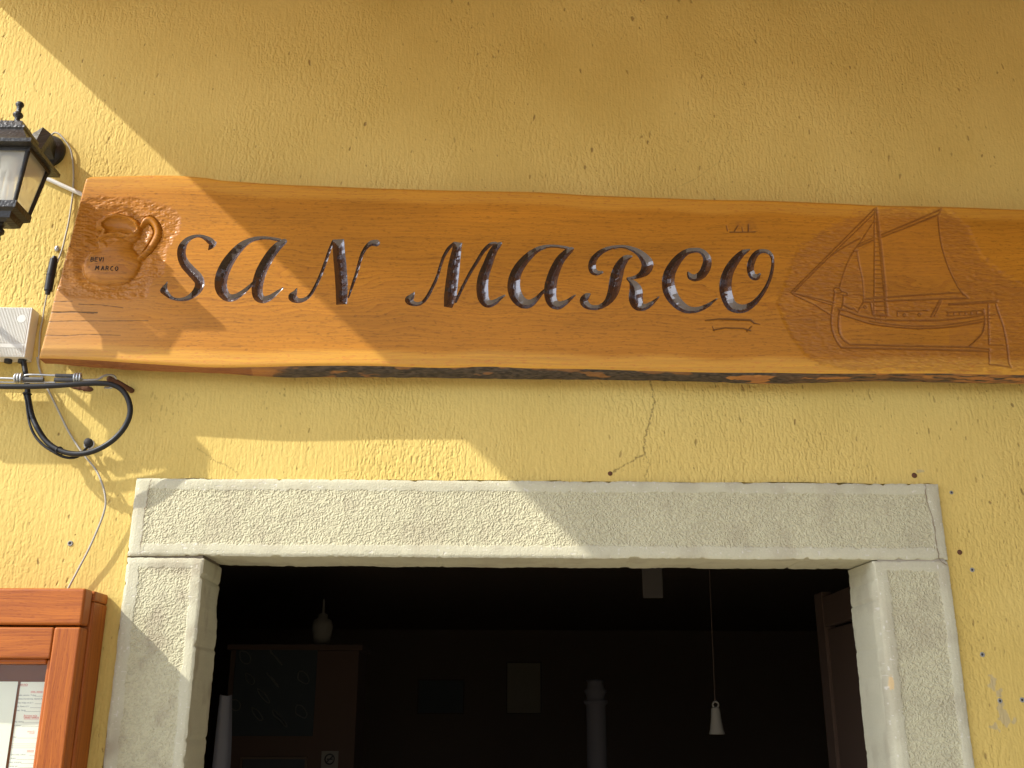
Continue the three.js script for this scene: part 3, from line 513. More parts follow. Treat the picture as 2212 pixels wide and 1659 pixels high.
const sign = thing('wooden_sign', 'long varnished wooden plank sign carved with SAN MARCO, a jug and a sailing ship', 'sign');
{
  const NU = 1480, NV = 286, W = NU + 1, n = W * (NV + 1);
  const X = new Float32Array(n), Y = new Float32Array(n), Hh = new Float32Array(n), F = new Float32Array(n), ID = new Int16Array(n), U = new Float32Array(n), V = new Float32Array(n);
  for (let j = 0; j <= NV; j++) for (let i = 0; i <= NU; i++) {
    const k = j * W + i, t = j / NV, xl = mix(cBL.x, cTL.x, t) + .003 * (noise(t * 9, 1, 701) - .5);
    const x = mix(xl, XR, i / NU), y = mix(botY(x), topY(x), t), [u, v] = toPhoto(x, y, ZS);
    X[k] = x; Y[k] = y; U[k] = u; V[k] = v; let f = -9, id = -1;
    if (v > 490 && v < 690 && u > 330 && u < 1690) letters.forEach(([, ss], q) => { for (const s of ss) { const g = strokeField(s, u, v); if (g > f) { f = g; id = q; } } });
    F[k] = f; ID[k] = id;
    let h = .0016 * (fbm(x * 3, y * 6, 703, 2) - .5) - .003 * Math.pow(Math.max(0, 1 - Math.min(t, 1 - t) / .018), 2) - .002 * Math.pow(Math.max(0, 1 - (x - xl) / .004), 2);
    if (u < 420) { const jh = jugHeight(u, v, x, y); if (jh !== null) h += jh; let c = -9; for (const s of checks) c = Math.max(c, strokeField(s, u, v)); if (c > -.4) h -= .0012 * smooth(-.4, 1, c); }
    if (u > 1620) {
      let g = -9; for (const s of ship) g = Math.max(g, strokeField(s, u, v)); if (g > -1) h -= .0019 * smooth(-1, 1.6, g);
      const sd = polyDist(shipGround, u, v); if (sd > 0) { const inn = Math.max(smooth(-2, 3, polyDist(hullPoly, u, v)), smooth(-2, 3, polyDist(sailPoly, u, v))); h -= smooth(0, 10, sd) * (1 - inn) * (.0011 + .0012 * (noise(x * 130, y * 420, 707) - .5)); h += inn * .0008 * (fbm(x * 9, y * 9, 709, 2)); }
    }
    if (u > 1500 && u < 1700) { let g = -9; for (const s of knots) g = Math.max(g, strokeField(s, u, v)); if (g > -1) h -= .002 * smooth(-1, 1.5, g); }
    Hh[k] = h;
  }
  const nrm = new Float32Array(n * 3);
  for (let j = 0; j <= NV; j++) for (let i = 0; i <= NU; i++) {
    const k = j * W + i, a = i ? k - 1 : k, b = i < NU ? k + 1 : k, c = j ? k - W : k, d = j < NV ? k + W : k;
    const dx = (Hh[b] - Hh[a]) / (X[b] - X[a]), dy = (Hh[d] - Hh[c]) / (Y[d] - Y[c]), l = Math.hypot(dx, dy, 1);
    nrm[k * 3] = -dx / l; nrm[k * 3 + 1] = -dy / l; nrm[k * 3 + 2] = 1 / l;
  }
  const mk = () => ({ p: [], n: [], uv: [] }), board = mk(), jug = mk(), shp = mk(), let_ = letters.map(mk);
  const carve = (f, x, y) => { const d = .86 * f; return -(d < 13 ? d : 13 + (d - 13) * .6) * .001 - smooth(0, 2, f) * .0024 * (noise(x * 90 + y * 90, y * 190 - x * 40, 711) - .5); };
  const emit = (dst, v) => { dst.p.push(v.x, v.y, v.z); dst.n.push(v.nx, v.ny, v.nz); dst.uv.push((v.x - SX0) / (SX1 - SX0), (v.y - SY0) / (SY1 - SY0)); };
  const vert = k => ({ x: X[k], y: Y[k], h: Hh[k], f: F[k], nx: nrm[k * 3], ny: nrm[k * 3 + 1], nz: nrm[k * 3 + 2] });
  const lerpV = (a, b) => { const t = a.f / (a.f - b.f), o = {}; for (const q of ['x', 'y', 'h', 'nx', 'ny', 'nz']) o[q] = mix(a[q], b[q], t); o.f = 0; return o; };
  const poly = (dst, vs, inner) => { for (const v of vs) v.z = ZS + (inner ? carve(v.f, v.x, v.y) + v.h * .2 : v.h); for (let q = 1; q < vs.length - 1; q++) { emit(dst, { ...vs[0] }); emit(dst, { ...vs[q] }); emit(dst, { ...vs[q + 1] }); } };
  const tri = (k0, k1, k2) => {
    const ks = [k0, k1, k2], pos = ks.filter(k => F[k] > 0);
    if (!pos.length) { const u = U[k0], v = V[k0]; let dst = board; if (u < 370 && onJug(u, v)) dst = jug; else if (u > 1690 && polyDist(shipPoly, u, v) > 0) dst = shp; poly(dst, ks.map(vert)); return; }
    const L = let_[ID[pos[0]]];
    if (pos.length === 3) { poly(L, ks.map(vert), true); return; }
    const vs = ks.map(vert), ins = [], out = [];
    for (let q = 0; q < 3; q++) { const a = vs[q], b = vs[(q + 1) % 3]; (a.f > 0 ? ins : out).push(a); if ((a.f > 0) !== (b.f > 0)) { const m = lerpV(a.f > 0 ? a : b, a.f > 0 ? b : a); ins.push({ ...m }); out.push({ ...m }); } }
    poly(L, ins, true); poly(board, out);
  };
  for (let j = 0; j < NV; j++) for (let i = 0; i < NU; i++) { const a = j * W + i; tri(a, a + 1, a + W + 1); tri(a, a + W + 1, a + W); }
  // sawn end, top and right edges, back
  const strip = (f0, f1, m) => { for (let q = 0; q < m; q++) { const a = f0(q / m), b = f0((q + 1) / m), c = f1((q + 1) / m), d = f1(q / m); const n3 = new THREE.Vector3().subVectors(b, a).cross(new THREE.Vector3().subVectors(d, a)).normalize(); for (const v of [a, b, c, a, c, d]) emit(board, { x: v.x, y: v.y, z: v.z, nx: n3.x, ny: n3.y, nz: n3.z }); } };
  const ex = (i, j, z) => { const k = j * W + i; return new THREE.Vector3(X[k], Y[k], z === 1 ? ZS + Hh[k] : ZB); };
  strip(t => ex(0, Math.round(t * NV), 0), t => ex(0, Math.round(t * NV), 1), NV);
  strip(t => ex(Math.round(t * NU), NV, 1), t => ex(Math.round(t * NU), NV, 0), 740);
  strip(t => ex(NU, Math.round(t * NV), 1), t => ex(NU, Math.round(t * NV), 0), NV);
  strip(t => ex(Math.round(t * NU), 0, 0).setY(lowY(ex(Math.round(t * NU), 0, 0).x)), t => ex(Math.round(t * NU), NV, 0), 200);
  const mesh = (m) => geoFrom(m.p, null, m.uv, m.n);
  part('board', mesh(board), mBoard, sign); part('carved_jug', mesh(jug), mBoard, sign); part('carved_ship', mesh(shp), mBoard, sign);
  let_.forEach((m, q) => part('carved_letter', toCreasedNormals(geoFrom(m.p), .5), mLetter, sign, 'dark carved letter ' + letters[q][0]));
  // waney lower edge with its bark
  const bp = [], bi = [], buv = [], rows = 10;
  for (let i = 0; i <= NU; i++) {
    const x = X[i], y0 = Y[i], z0 = ZS + Hh[i], yl = Math.min(lowY(x) + .0015 * (noise(x * 60, 1, 721) - .5), y0 - .001);
    for (let r = 0; r <= rows; r++) { const t = r / rows, bulge = Math.sin(t * Math.PI); bp.push(x, mix(y0, yl, Math.pow(t, .75)) - .0018 * bulge * (noise(x * 140, t * 5, 723) - .3), mix(z0, ZB, t) + .0035 * bulge * (noise(x * 90, t * 4, 725) - .4)); buv.push((x - SX0) / (SX1 - SX0), t); if (i < NU && r < rows) { const o = i * (rows + 1) + r; bi.push(o, o + rows + 1, o + 1, o + 1, o + rows + 1, o + rows + 2); } }
  }
  const bw = 2048, bh = 48, bc = new Uint8Array(bw * bh * 4), bb = new Uint8Array(bw * bh * 4);
  for (let j = 0; j < bh; j++) for (let i = 0; i < bw; i++) {
    const x = mix(SX0, SX1, i / bw), t = j / bh, u = toPhoto(x, 2.31, ZS)[0], o = (j * bw + i) * 4;
    const st = fbm(x * 22, t * 7 + x * 3, 731, 3), fine = noise(x * 120, t * 14, 733);
    let bark = smooth(500, 640, u + 120 * (noise(x * 14, t * 3, 735) - .5)); 
    const chip = smooth(.60, .68, fbm(x * 16, t * 2.2, 737, 3)) * (u > 1500 ? 1 : .5) + smooth(1560, 2250, u) * smooth(.34, .6, fbm(x * 26, t * 9, 739, 3)) * .9;
    bark *= 1 - clamp(chip); let r = .30 + .16 * (st - .5), g = .115 + .08 * (st - .5), b = .035; if (u > 540) { r = .40 + .2 * (st - .5); g = .17 + .1 * (st - .5); b = .045; }
    const k = .55 + .9 * (fine - .3); r = mix(r, .085 * k, bark); g = mix(g, .062 * k, bark); b = mix(b, .044 * k, bark);
    bc[o] = srgb(r); bc[o + 1] = srgb(g); bc[o + 2] = srgb(b); bc[o + 3] = 255; bb[o] = bb[o + 1] = bb[o + 2] = 255 * clamp(fine * .6 + bark * .4); bb[o + 3] = 255;
  }
  part('bark_edge', geoFrom(bp, bi, buv), new THREE.MeshStandardMaterial({ map: dataTex(bw, bh, bc, true, THREE.ClampToEdgeWrapping), bumpMap: dataTex(bw, bh, bb, false, THREE.ClampToEdgeWrapping), bumpScale: .002, roughness: .8 }), sign, 'waney lower edge with dark bark');
  // battens hold the plank off the wall
  const mBatten = new THREE.MeshStandardMaterial({ color: new THREE.Color(.17, .075, .05), roughness: .8 });
  part('batten', block(cBL.x + .012, XR - .02, 2.362, 2.43, .0005, ZB, .002), mBatten, sign); part('batten', block(cTL.x + .04, XR - .02, 2.62, 2.69, .0005, ZB, .002), mBatten, sign);
  // words burnt on the jug
  const glyph = { B: [[[0, 0], [0, 1], [.55, .95], [.62, .75], [.5, .55], [0, .52]], [[.5, .55], [.7, .3], [.55, .03], [0, 0]]], E: [[[.6, 1], [0, 1], [0, 0], [.6, 0]], [[0, .52], [.5, .52]]], V: [[[0, 1], [.35, 0], [.7, 1]]], I: [[[0, 0], [0, 1]]], M: [[[0, 0], [.1, 1], [.42, .35], [.75, 1], [.85, 0]]], A: [[[0, 0], [.38, 1], [.74, 0]], [[.14, .36], [.6, .36]]], R: [[[0, 0], [0, 1], [.5, .95], [.58, .74], [.48, .52], [0, .5]], [[.3, .5], [.62, 0]]], C: [[[.62, .86], [.4, 1], [.12, .86], [0, .5], [.12, .14], [.4, 0], [.62, .12]]], O: [[[.35, 1], [.08, .8], [0, .5], [.08, .2], [.35, 0], [.62, .2], [.7, .5], [.62, .8], [.35, 1]]] };
  const word = (txt, x, y, size, tilt, adv) => {
    const out = []; let cx = x;
    for (const ch of txt) {
      for (const line of glyph[ch]) for (let q = 0; q < line.length - 1; q++) {
        const m = p => { const gx = cx + p[0] * size * .92 + p[1] * size * .13, gy = y - p[1] * size + (cx - x) * tilt; const u = 82.95 + gx * .2, v = 359.45 + gy * .2, w = P(u, v, ZS); w.z = ZS + (jugHeight(u, v) ?? 0) + .0006; return w; };
        out.push(rod(m(line[q]), m(line[q + 1]), .0008, .0008, 6));
      }
      cx += size * { B: .92, E: .80, V: .92, I: .42, M: 1.2, A: .98, R: .95, C: .95, O: 1 }[ch] * adv;
    }
    return out;
  };
  const mInk = new THREE.MeshStandardMaterial({ color: new THREE.Color(.018, .014, .012), roughness: .6 });
  part('jug_lettering', word('BEVI', 568, 1033, 46, .02, 1.12), mInk, sign, 'small dark words BEVI'); part('jug_lettering', word('MARCO', 620, 1128, 46, .035, 1.13), mInk, sign, 'small dark words MARCO');
}
console.log('sign');

// ---------------------------------------------------------------- wall lantern
const mIron = new THREE.MeshPhysicalMaterial({ color: new THREE.Color(.014, .013, .012), roughness: .45, specularIntensity: .7, clearcoat: .3, clearcoatRoughness: .3,
  bumpMap: (() => { const N = 256, b = new Uint8Array(N * N * 4); for (let j = 0; j < N; j++) for (let i = 0; i < N; i++) { const o = (j * N + i) * 4, v = 255 * (.6 * noise(i / 5, j / 5, 801) + .4 * noise(i / 2.2, j / 2.2, 803)); b[o] = b[o + 1] = b[o + 2] = v; b[o + 3] = 255; } return dataTex(N, N, b); })(), bumpScale: .0014 });
{
  const lan = thing('wall_lantern', 'black four-sided wall lantern with glass panes beside the carved sign', 'lantern');
  const xc = -1.07, zc = .184;
  // [half width, height] from the corner at +x+z seen at photo point
  const solve = (u, v, sz) => { let lo = 0, hi = .14; for (let k = 0; k < 50; k++) { const m = (lo + hi) / 2; (P(u, v, zc + sz * m).x - xc - m) * 1 > 0 ? lo = m : hi = m; } const h = (lo + hi) / 2; return [h, P(u, v, zc + sz * h).y]; };
  const ring = (h, y, d = h * .8) => [[-h, d], [h, d], [h, -d], [-h, -d]].map(([a, b]) => new THREE.Vector3(xc + a, y, zc + b));
  const frustum = (levels, cap = true) => {
    const pos = [], idx = [], uv = [];
    for (let q = 0; q < levels.length - 1; q++) { const A = ring(...levels[q]), B = ring(...levels[q + 1]); for (let s = 0; s < 4; s++) { const o = pos.length / 3, e = (s + 1) % 4; for (const v of [A[s], A[e], B[e], B[s]]) { pos.push(v.x, v.y, v.z); uv.push((v.x + v.z) * 4, (v.y + v.z * .3) * 4); } idx.push(o, o + 1, o + 2, o, o + 2, o + 3); } }
    if (cap) for (const [l, up] of [[levels[0], 0], [levels[levels.length - 1], 1]]) { const o = pos.length / 3; for (const v of ring(...l)) { pos.push(v.x, v.y, v.z); uv.push(v.x * 4, v.z * 4); } idx.push(...(up ? [o, o + 1, o + 2, o, o + 2, o + 3] : [o, o + 2, o + 1, o, o + 3, o + 2])); }
    return toCreasedNormals(geoFrom(pos, idx, uv), .3);
  };
  const [he, ye] = solve(67, 300, 1), [hr, yr] = solve(56, 297, 1), [ht, yt] = solve(50, 270, 1), [h2, y2] = solve(44, 257, 1), [hg, yg] = solve(60, 327, 1), [hb, yb] = solve(35, 441, 1);
  console.log('lantern', [he, ye, hr, yr, ht, yt, h2, y2, hg, yg, hb, yb].map(v => v.toFixed(3)).join(' '));
  const E0 = .078, yE = P(66, 300, .262).y, G0 = .062, yG = yE - .004, B0 = .043, yB = P(35, 441, zc + .03).y;
  console.log('fin', P(38, 254, zc).y - yE, P(40, 212, zc).y - yE, P(8, 505, zc).y - yB, P(4, 551, zc).y - yB, yE - yB);
  part('roof', [frustum([[E0, yE - .006, E0], [E0 + .001, yE + .002, E0 + .001], [E0 - .003, yE + .006, E0 - .003], [E0 - .016, yE + .009, E0 - .016], [.036, yE + .050, .036], [.038, yE + .054, .038], [.038, yE + .060, .038], [.029, yE + .063, .029], [.024, yE + .079, .024], [.009, yE + .088, .009]])], mIron, lan);
  const lathe = (pts, y) => { const g = new THREE.LatheGeometry(pts.map(p => new THREE.Vector2(p[0], p[1])), 20); g.translate(xc, y, zc); return g; };
  part('finial', lathe([[.006, 0], [.0062, .008], [.0055, .014], [.0105, .019], [.0112, .023], [.0085, .027], [.0055, .030], [.0056, .042], [.0085, .046], [.0092, .050], [.0075, .054], [0, .058]], yE + .086), mIron, lan);
  const bar = (sx, sz) => rod(new THREE.Vector3(xc + sx * B0, yB, zc + sz * B0 * .8), new THREE.Vector3(xc + sx * G0, yG, zc + sz * G0 * .8), .0054, .0058, 4);
  for (const [a, b] of [[1, 1], [1, -1], [-1, 1], [-1, -1]]) part('corner_bar', bar(a, b), mIron, lan);
  const mGlass = new THREE.MeshPhysicalMaterial({ color: new THREE.Color(.93, .92, .84), roughness: .28, transmission: .74, thickness: 0, ior: 1.45 });
  for (let s = 0; s < 4; s++) { const A = ring(B0 - .001, yB), B = ring(G0 - .001, yG), e = (s + 1) % 4, v = [A[s], A[e], B[e], B[s]]; part('glass_pane', geoFrom(v.flatMap(q => [q.x, q.y, q.z]), [0, 1, 2, 0, 2, 3]), mGlass, lan); }
  part('top_rail', frustum([[G0 + .004, yG - .010], [G0 + .006, yG + .001]], false), mIron, lan);
  part('base_tray', frustum([[.022, yB - .036], [.034, yB - .030], [.037, yB - .016], [B0 + .005, yB - .010], [B0 + .006, yB + .005], [B0 - .006, yB + .005]]), mIron, lan);
  part('drop_finial', lathe([[0, -.068], [.006, -.060], [.0085, -.035], [.007, -.028], [.0135, -.022], [.014, -.016], [.008, -.010], [.012, -.004], [.016, .002]].map(p => p), yB - .032), mIron, lan);
  // lamp holder and tube lamp inside
  const mTube = new THREE.MeshPhysicalMaterial({ color: new THREE.Color(.82, .83, .80), roughness: .3 });
  const bulb = part('lamp_holder', rod(new THREE.Vector3(xc, yG - .04, zc), new THREE.Vector3(xc, yG + .005, zc), .017, .019, 16), mTube, lan);
  for (const a of [0, 1, 2]) { const t = a * 2.1, x = xc + .012 * Math.cos(t), z = zc + .014 * Math.sin(t), x2 = xc + .014 * Math.cos(t + 1), z2 = zc + .014 * Math.sin(t + 1); part('lamp_tube', tube([new THREE.Vector3(x, yG - .04, z), new THREE.Vector3(x, yG - .11, z), new THREE.Vector3((x + x2) / 2, yG - .122, (z + z2) / 2), new THREE.Vector3(x2, yG - .11, z2), new THREE.Vector3(x2, yG - .04, z2)], .0052, 30, 8), mTube, bulb); }
  // back plate and bracket
  const pc = P(104, 329, 0), pg = new THREE.LatheGeometry([[0, .022], [.02, .021], [.034, .016], [.040, .010], [.043, .008], [.043, 0], [0, 0]].map(p => new THREE.Vector2(...p)), 36); pg.rotateX(Math.PI / 2); pg.translate(pc.x, pc.y, .0005); part('back_plate', pg, mIron, lan);
  const br = (() => { // tapered, ridged arm from the plate to the back of the roof
    const secs = [[pc.x, pc.y, .018, .026, .030], [mix(pc.x, xc, .5), pc.y + .012, .055, .022, .024], [xc, yE + .03, .11, .014, .016], [xc, yE + .04, .15, .012, .012]], pos = [], idx = [];
    secs.forEach(([x, y, z, w, h], k) => { for (const [a, b] of [[-1, -1], [1, -1], [1, .25], [0, 1], [-1, .25]]) pos.push(x + a * w, y + b * h, z); if (k) for (let s = 0; s < 5; s++) { const o = (k - 1) * 5, e = (s + 1) % 5; idx.push(o + s, o + e, o + 5 + e, o + s, o + 5 + e, o + 5 + s); } });
    const uvs = []; for (let k = 0; k < pos.length; k += 3) uvs.push((pos[k] + pos[k + 2]) * 4, (pos[k + 1] + pos[k + 2] * .5) * 4); return toCreasedNormals(geoFrom(pos, idx, uvs), .3);
  })();
  part('bracket', br, mIron, lan);
}

// ---------------------------------------------------------------- junction box
const mPlastic = new THREE.MeshStandardMaterial({ color: new THREE.Color(.66, .65, .59), roughness: .55 });
const mBlack = new THREE.MeshPhysicalMaterial({ color: new THREE.Color(.012, .0125, .014), roughness: .45, specularIntensity: .7 });
const mGreyCable = new THREE.MeshStandardMaterial({ color: new THREE.Color(.38, .35, .29), roughness: .6 });
{
  const jb = thing('junction_box', 'ribbed white plastic junction box next to the left end of the carved sign', 'junction box');
  const x1 = -1.039, x0 = -1.175, y0 = 2.354, y1 = 2.474, d = .0375;
  part('housing', block(x0, x1, y0, y1, .0005, d, .0018), mPlastic, jb);
  const rib = [], by0 = y0 + .022, by1 = y0 + .031; const cc = P(46, 688, d + .002), cr = .0102;
  for (let x = x1 - .0062; x > x0 + .004; x -= .0034) for (const [a, b] of [[y0 + .003, by0 - .001], [by1 + .002, y1 - .0015]]) {
    const cut = []; const q = Math.abs(x - cc.x) < cr ? Math.sqrt(cr * cr - (x - cc.x) ** 2) : 0;
    if (q && b > cc.y - q) { cut.push([a, cc.y - q]); if (b > cc.y + q) cut.push([cc.y + q, b]); } else cut.push([a, b]);
    for (const [p, r] of cut) if (r - p > .001) { const g = new THREE.CylinderGeometry(.00115, .00115, r - p, 6); g.translate(x, (p + r) / 2, d); rib.push(g); }
  }
  const ro = part('ribs', rib, mPlastic, jb); ro.userData.kind = 'stuff';
  const disc = new THREE.CylinderGeometry(cr - .0006, cr - .0004, .0014, 28); disc.rotateX(Math.PI / 2); disc.translate(cc.x, cc.y, d + .0004); part('blank_disc', disc, mPlastic, jb);
  part('label_band', block(x0 + .004, x1 - .006, by0, by1, d - .001, d + .001, .0005), mPlastic, jb);
  for (const [x, r] of [[x1 - .014, .0078], [x1 - .044, .0085]]) part('cable_gland', rod(new THREE.Vector3(x, y0 - .008, .02), new THREE.Vector3(x, y0 + .001, .02), r, r, 16), mDark, jb);
}
// ---------------------------------------------------------------- cables
const pth = a => a.map(p => P(p[0], p[1], p[2]));
single('black_cable', tube(pth([[-40, 834, .10], [20, 835, .10], [60, 835, .098], [120, 833, .095], [180, 829, .09], [215, 828, .085], [243, 831, .08], [264, 843, .075], [278, 866, .07], [281, 892, .066], [270, 921, .062], [246, 949, .06], [215, 969, .06], [185, 979, .06], [155, 980, .058], [125, 971, .055], [102, 955, .052], [84, 930, .05], [71, 903, .045], [64, 876, .04], [60, 848, .034], [57, 818, .028], [52, 787, .021], [50, 772, .02]]), .0060, 220, 12), mBlack, 'thick black cable bent into a loop beneath the junction box', 'cable');
single('thin_black_cable', tube(pth([[52, 848, .034], [57, 868, .042], [60, 892, .046], [65, 918, .05], [76, 942, .053], [93, 961, .055], [117, 977, .055], [138, 987, .05], [155, 989, .045], [170, 985, .034], [180, 975, .02], [189, 966, .008], [194, 961, -.002]]), .0030, 120, 8), mBlack, 'thin black cable tied along the black loop and entering the wall', 'cable');
{ const m = []; for (const [u, v, z] of [[129, 974, .055], [59, 851, .036]]) { const c = P(u, v, z); const g = new THREE.TorusGeometry(.0085, .0014, 8, 20); g.rotateY(u > 100 ? .9 : 0); if (u < 100) g.rotateX(Math.PI / 2); g.translate(c.x, c.y, c.z); single('cable_tie', g, mBlack, u > 100 ? 'black cable tie at the bottom of the black cable loop' : 'black cable tie where the thin cable joins the loop below the box', 'cable tie'); } }
{ const c = P(192, 960, 0), g = thing('cable_grommet', 'black rubber plug with white rim where the thin cable enters the wall', 'grommet');
  const l = new THREE.LatheGeometry([[0, .012], [.007, .011], [.0095, .006], [.0095, -.003]].map(p => new THREE.Vector2(...p)), 20); l.rotateX(Math.PI / 2 - .35); l.translate(c.x, c.y + .002, .001); part('plug', l, mDark, g);
  const t = new THREE.TorusGeometry(.0105, .0016, 8, 24); t.translate(c.x + .0008, c.y, .0008); part('rim', t, mPlastic, g); }
single('grey_cable', tube(pth([[80, 772, .004], [86, 800, .005], [98, 830, .012], [113, 860, .014], [130, 895, .012], [145, 926, .008], [162, 955, .01], [184, 986, .014], [206, 1013, .020], [220, 1043, .024], [227, 1070, .026], [228, 1090, .024], [222, 1115, .022], [206, 1155, .020], [190, 1190, .018], [168, 1232, .015], [140, 1285, .012]]), .0023, 160, 8), mGreyCable, 'thin grey cable hanging down the wall to the menu case', 'cable');
single('lamp_cable', tube(pth([[111, 292, .004], [118, 286.5, .008], [127, 289, .010], [140, 303, .010], [152, 322, .008], [157, 345, .006], [159, 378, .004], [158, 410, .004], [154, 445, .005], [147, 487, .007], [141, 512, .009], [134, 540, .012], [124, 566, .016]]), .0021, 90, 8), mGreyCable, 'thin grey lamp cable running from the lantern down beside the sign', 'cable');
single('lamp_cable', tube(pth([[103, 632, .014], [100, 645, .008], [96, 665, .005], [92, 690, .004], [87, 715, .004], [85, 745, .004], [83, 790, .004]]), .0018, 50, 8), mGreyCable, 'thin grey cable dropping from the black connector behind the junction box', 'cable');
{ const g = thing('cable_connector', 'black two-part cable connector hanging beside the jug carving', 'connector');
  const a = P(117, 560, .016), b = P(110, 594, .016), c = P(104, 628, .015);
  part('upper_shell', rod(b, a, .0098, .0092, 16), mBlack, g); part('lower_shell', rod(c, b, .0092, .0097, 16), mBlack, g); part('gland', rod(a, P(119, 554, .016), .0066, .005, 14), mBlack, g); part('gland', rod(P(102.5, 636, .015), c, .005, .0066, 14), mBlack, g); part('seam_ring', rod(P(110.4, 592.6, .016), P(109.8, 595.4, .016), .0104, .0104, 16), mBlack, g); }
{ const c = P(125, 539, .0), g = new THREE.SphereGeometry(.006, 14, 10); g.scale(1, 1.35, .8); g.translate(c.x, c.y, .005); single('cable_clip', g, new THREE.MeshStandardMaterial({ color: new THREE.Color(.4, .4, .4), roughness: .3, metalness: .7 }), 'small metal clip holding the lamp cable above the black connector', 'clip'); }
{ const a = P(56, 365, .008), b = P(188, 425, .008), c = new THREE.CatmullRomCurve3([a, b]); single('white_conduit', tube([a, a.clone().lerp(b, .5), b], .0052, 20, 12), new THREE.MeshStandardMaterial({ color: new THREE.Color(.7, .7, .66), roughness: .5 }), 'white plastic conduit slanting from the lantern to behind the sign', 'conduit'); }
{ // added unseen body left of frame, shaped to cast the shade below the cables
  const g = thing('shade_box', 'added unseen grey floodlight on a wall bracket left of the junction box', 'shade_box'), m = new THREE.MeshStandardMaterial({ color: new THREE.Color(.16, .16, .16), roughness: .6 });
  part('body', block(-1.30, -1.118, 2.325, 2.405, .07, .108, .006), m, g); part('bracket', block(-1.235, -1.205, 2.345, 2.385, .0005, .071, .003), m, g); part('glass', block(-1.29, -1.128, 2.335, 2.395, .1081, .1095, .0005), new THREE.MeshPhysicalMaterial({ color: new THREE.Color(.2, .2, .2), roughness: .1 }), g);
}
{ const g = thing('shade_bar', 'added unseen slim grey loudspeaker on a wall arm left of the lantern', 'shade_bar'), m = new THREE.MeshStandardMaterial({ color: new THREE.Color(.2, .2, .2), roughness: .6 });  // added unseen bar out of frame, placed to shade the wall above the lintel
  part('body', block(-1.32, -1.15, 2.585, 2.63, .212, .246, .008), m, g); part('arm', rod(new THREE.Vector3(-1.34, 2.60, .0005), new THREE.Vector3(-1.29, 2.605, .22), .007), m, g); }
// stay wire with clamps, and the rusty hook it ends on
const mSteel = new THREE.MeshStandardMaterial({ color: new THREE.Color(.48, .49, .48), roughness: .38, metalness: .75 });
{
  const g = thing('stay_wire', 'galvanised stay wire with two clamps above the black cable loop', 'wire');
  part('wire', tube(pth([[-40, 816, .09], [0, 817, .09], [60, 819, .09], [90, 820, .09]]), .0026, 30, 8), mSteel, g);
  part('wire', tube(pth([[72, 822, .088], [48, 816, .088], [54, 811, .088], [120, 811, .086], [172, 812, .083], [176, 819, .082], [150, 821, .083], [118, 820, .086]]), .0023, 60, 8), mSteel, g);
  part('wire', tube(pth([[-40, 825, .085], [40, 826, .085], [120, 826, .085]]), .0017, 20, 8), mSteel, g);
  part('wire', tube(pth([[118, 820, .084], [160, 820.5, .08], [196, 821, .074], [213, 819, .068], [225, 812, .062], [237, 810, .054], [247, 813, .046], [251, 822, .038], [247, 834, .034], [236, 838, .036], [226, 837, .042]]), .0028, 60, 8), mSteel, g);
  const sl = new THREE.MeshStandardMaterial({ color: new THREE.Color(.10, .10, .10), roughness: .7 });
  part('sleeve', rod(P(50, 819.5, .09), P(94, 820, .089), .0050, .0050, 10), sl, g); part('sleeve', rod(P(118, 820.5, .086), P(162, 820.5, .082), .0052, .0052, 10), sl, g); part('sleeve', rod(P(120, 811, .0862), P(176, 812, .083), .0038, .0038, 10), sl, g);
  for (const [u, v, z] of [[41, 817, .089], [169, 816.5, .0825]]) { const c = P(u, v, z); for (const q of [-1, 0, 1]) { const t = new THREE.TorusGeometry(.0078, .0026, 8, 18); t.scale(1, 1.15, 1); t.rotateY(Math.PI / 2 + .25 * q); t.translate(c.x + q * .0044, c.y, c.z); part('clamp', t, mSteel, g); } }
}
{ const g = thing('hook_bolt', 'rusty iron hook bolt driven into the wall beside the cable loop', 'bolt');
  part('shank', tube(pth([[237, 819, .045], [252, 825, .036], [269, 835, .022], [283, 843, .004], [286, 845, -.01]]), .0062, 40, 10), mRust, g); part('tip', new THREE.SphereGeometry(.0068, 12, 8).translate(...P(237, 819, .045).toArray()), mRust, g); }
{ const pos = [], idx = [], a = P(150, 834, 0), b = P(202, 842, 0), n = 24; for (let k = 0; k <= n; k++) { const t = k / n, x = mix(a.x, b.x, t), y = mix(a.y, b.y, t), w = .0055 * Math.sqrt(Math.max(.02, 1 - (2 * t - 1) ** 4)) * (.7 + .6 * noise(k * .4, 1, 95)); for (let q = 0; q <= 6; q++) { const f = q / 6 * Math.PI; pos.push(x, y + w * Math.cos(f), .0004 + w * .7 * Math.sin(f)); if (k < n && q < 6) { const o = k * 7 + q; idx.push(o, o + 1, o + 8, o, o + 8, o + 7); } } }
  single('rusty_strap', geoFrom(pos, idx), mRust, 'small rusty iron cramp on the wall behind the stay wire', 'cramp'); }

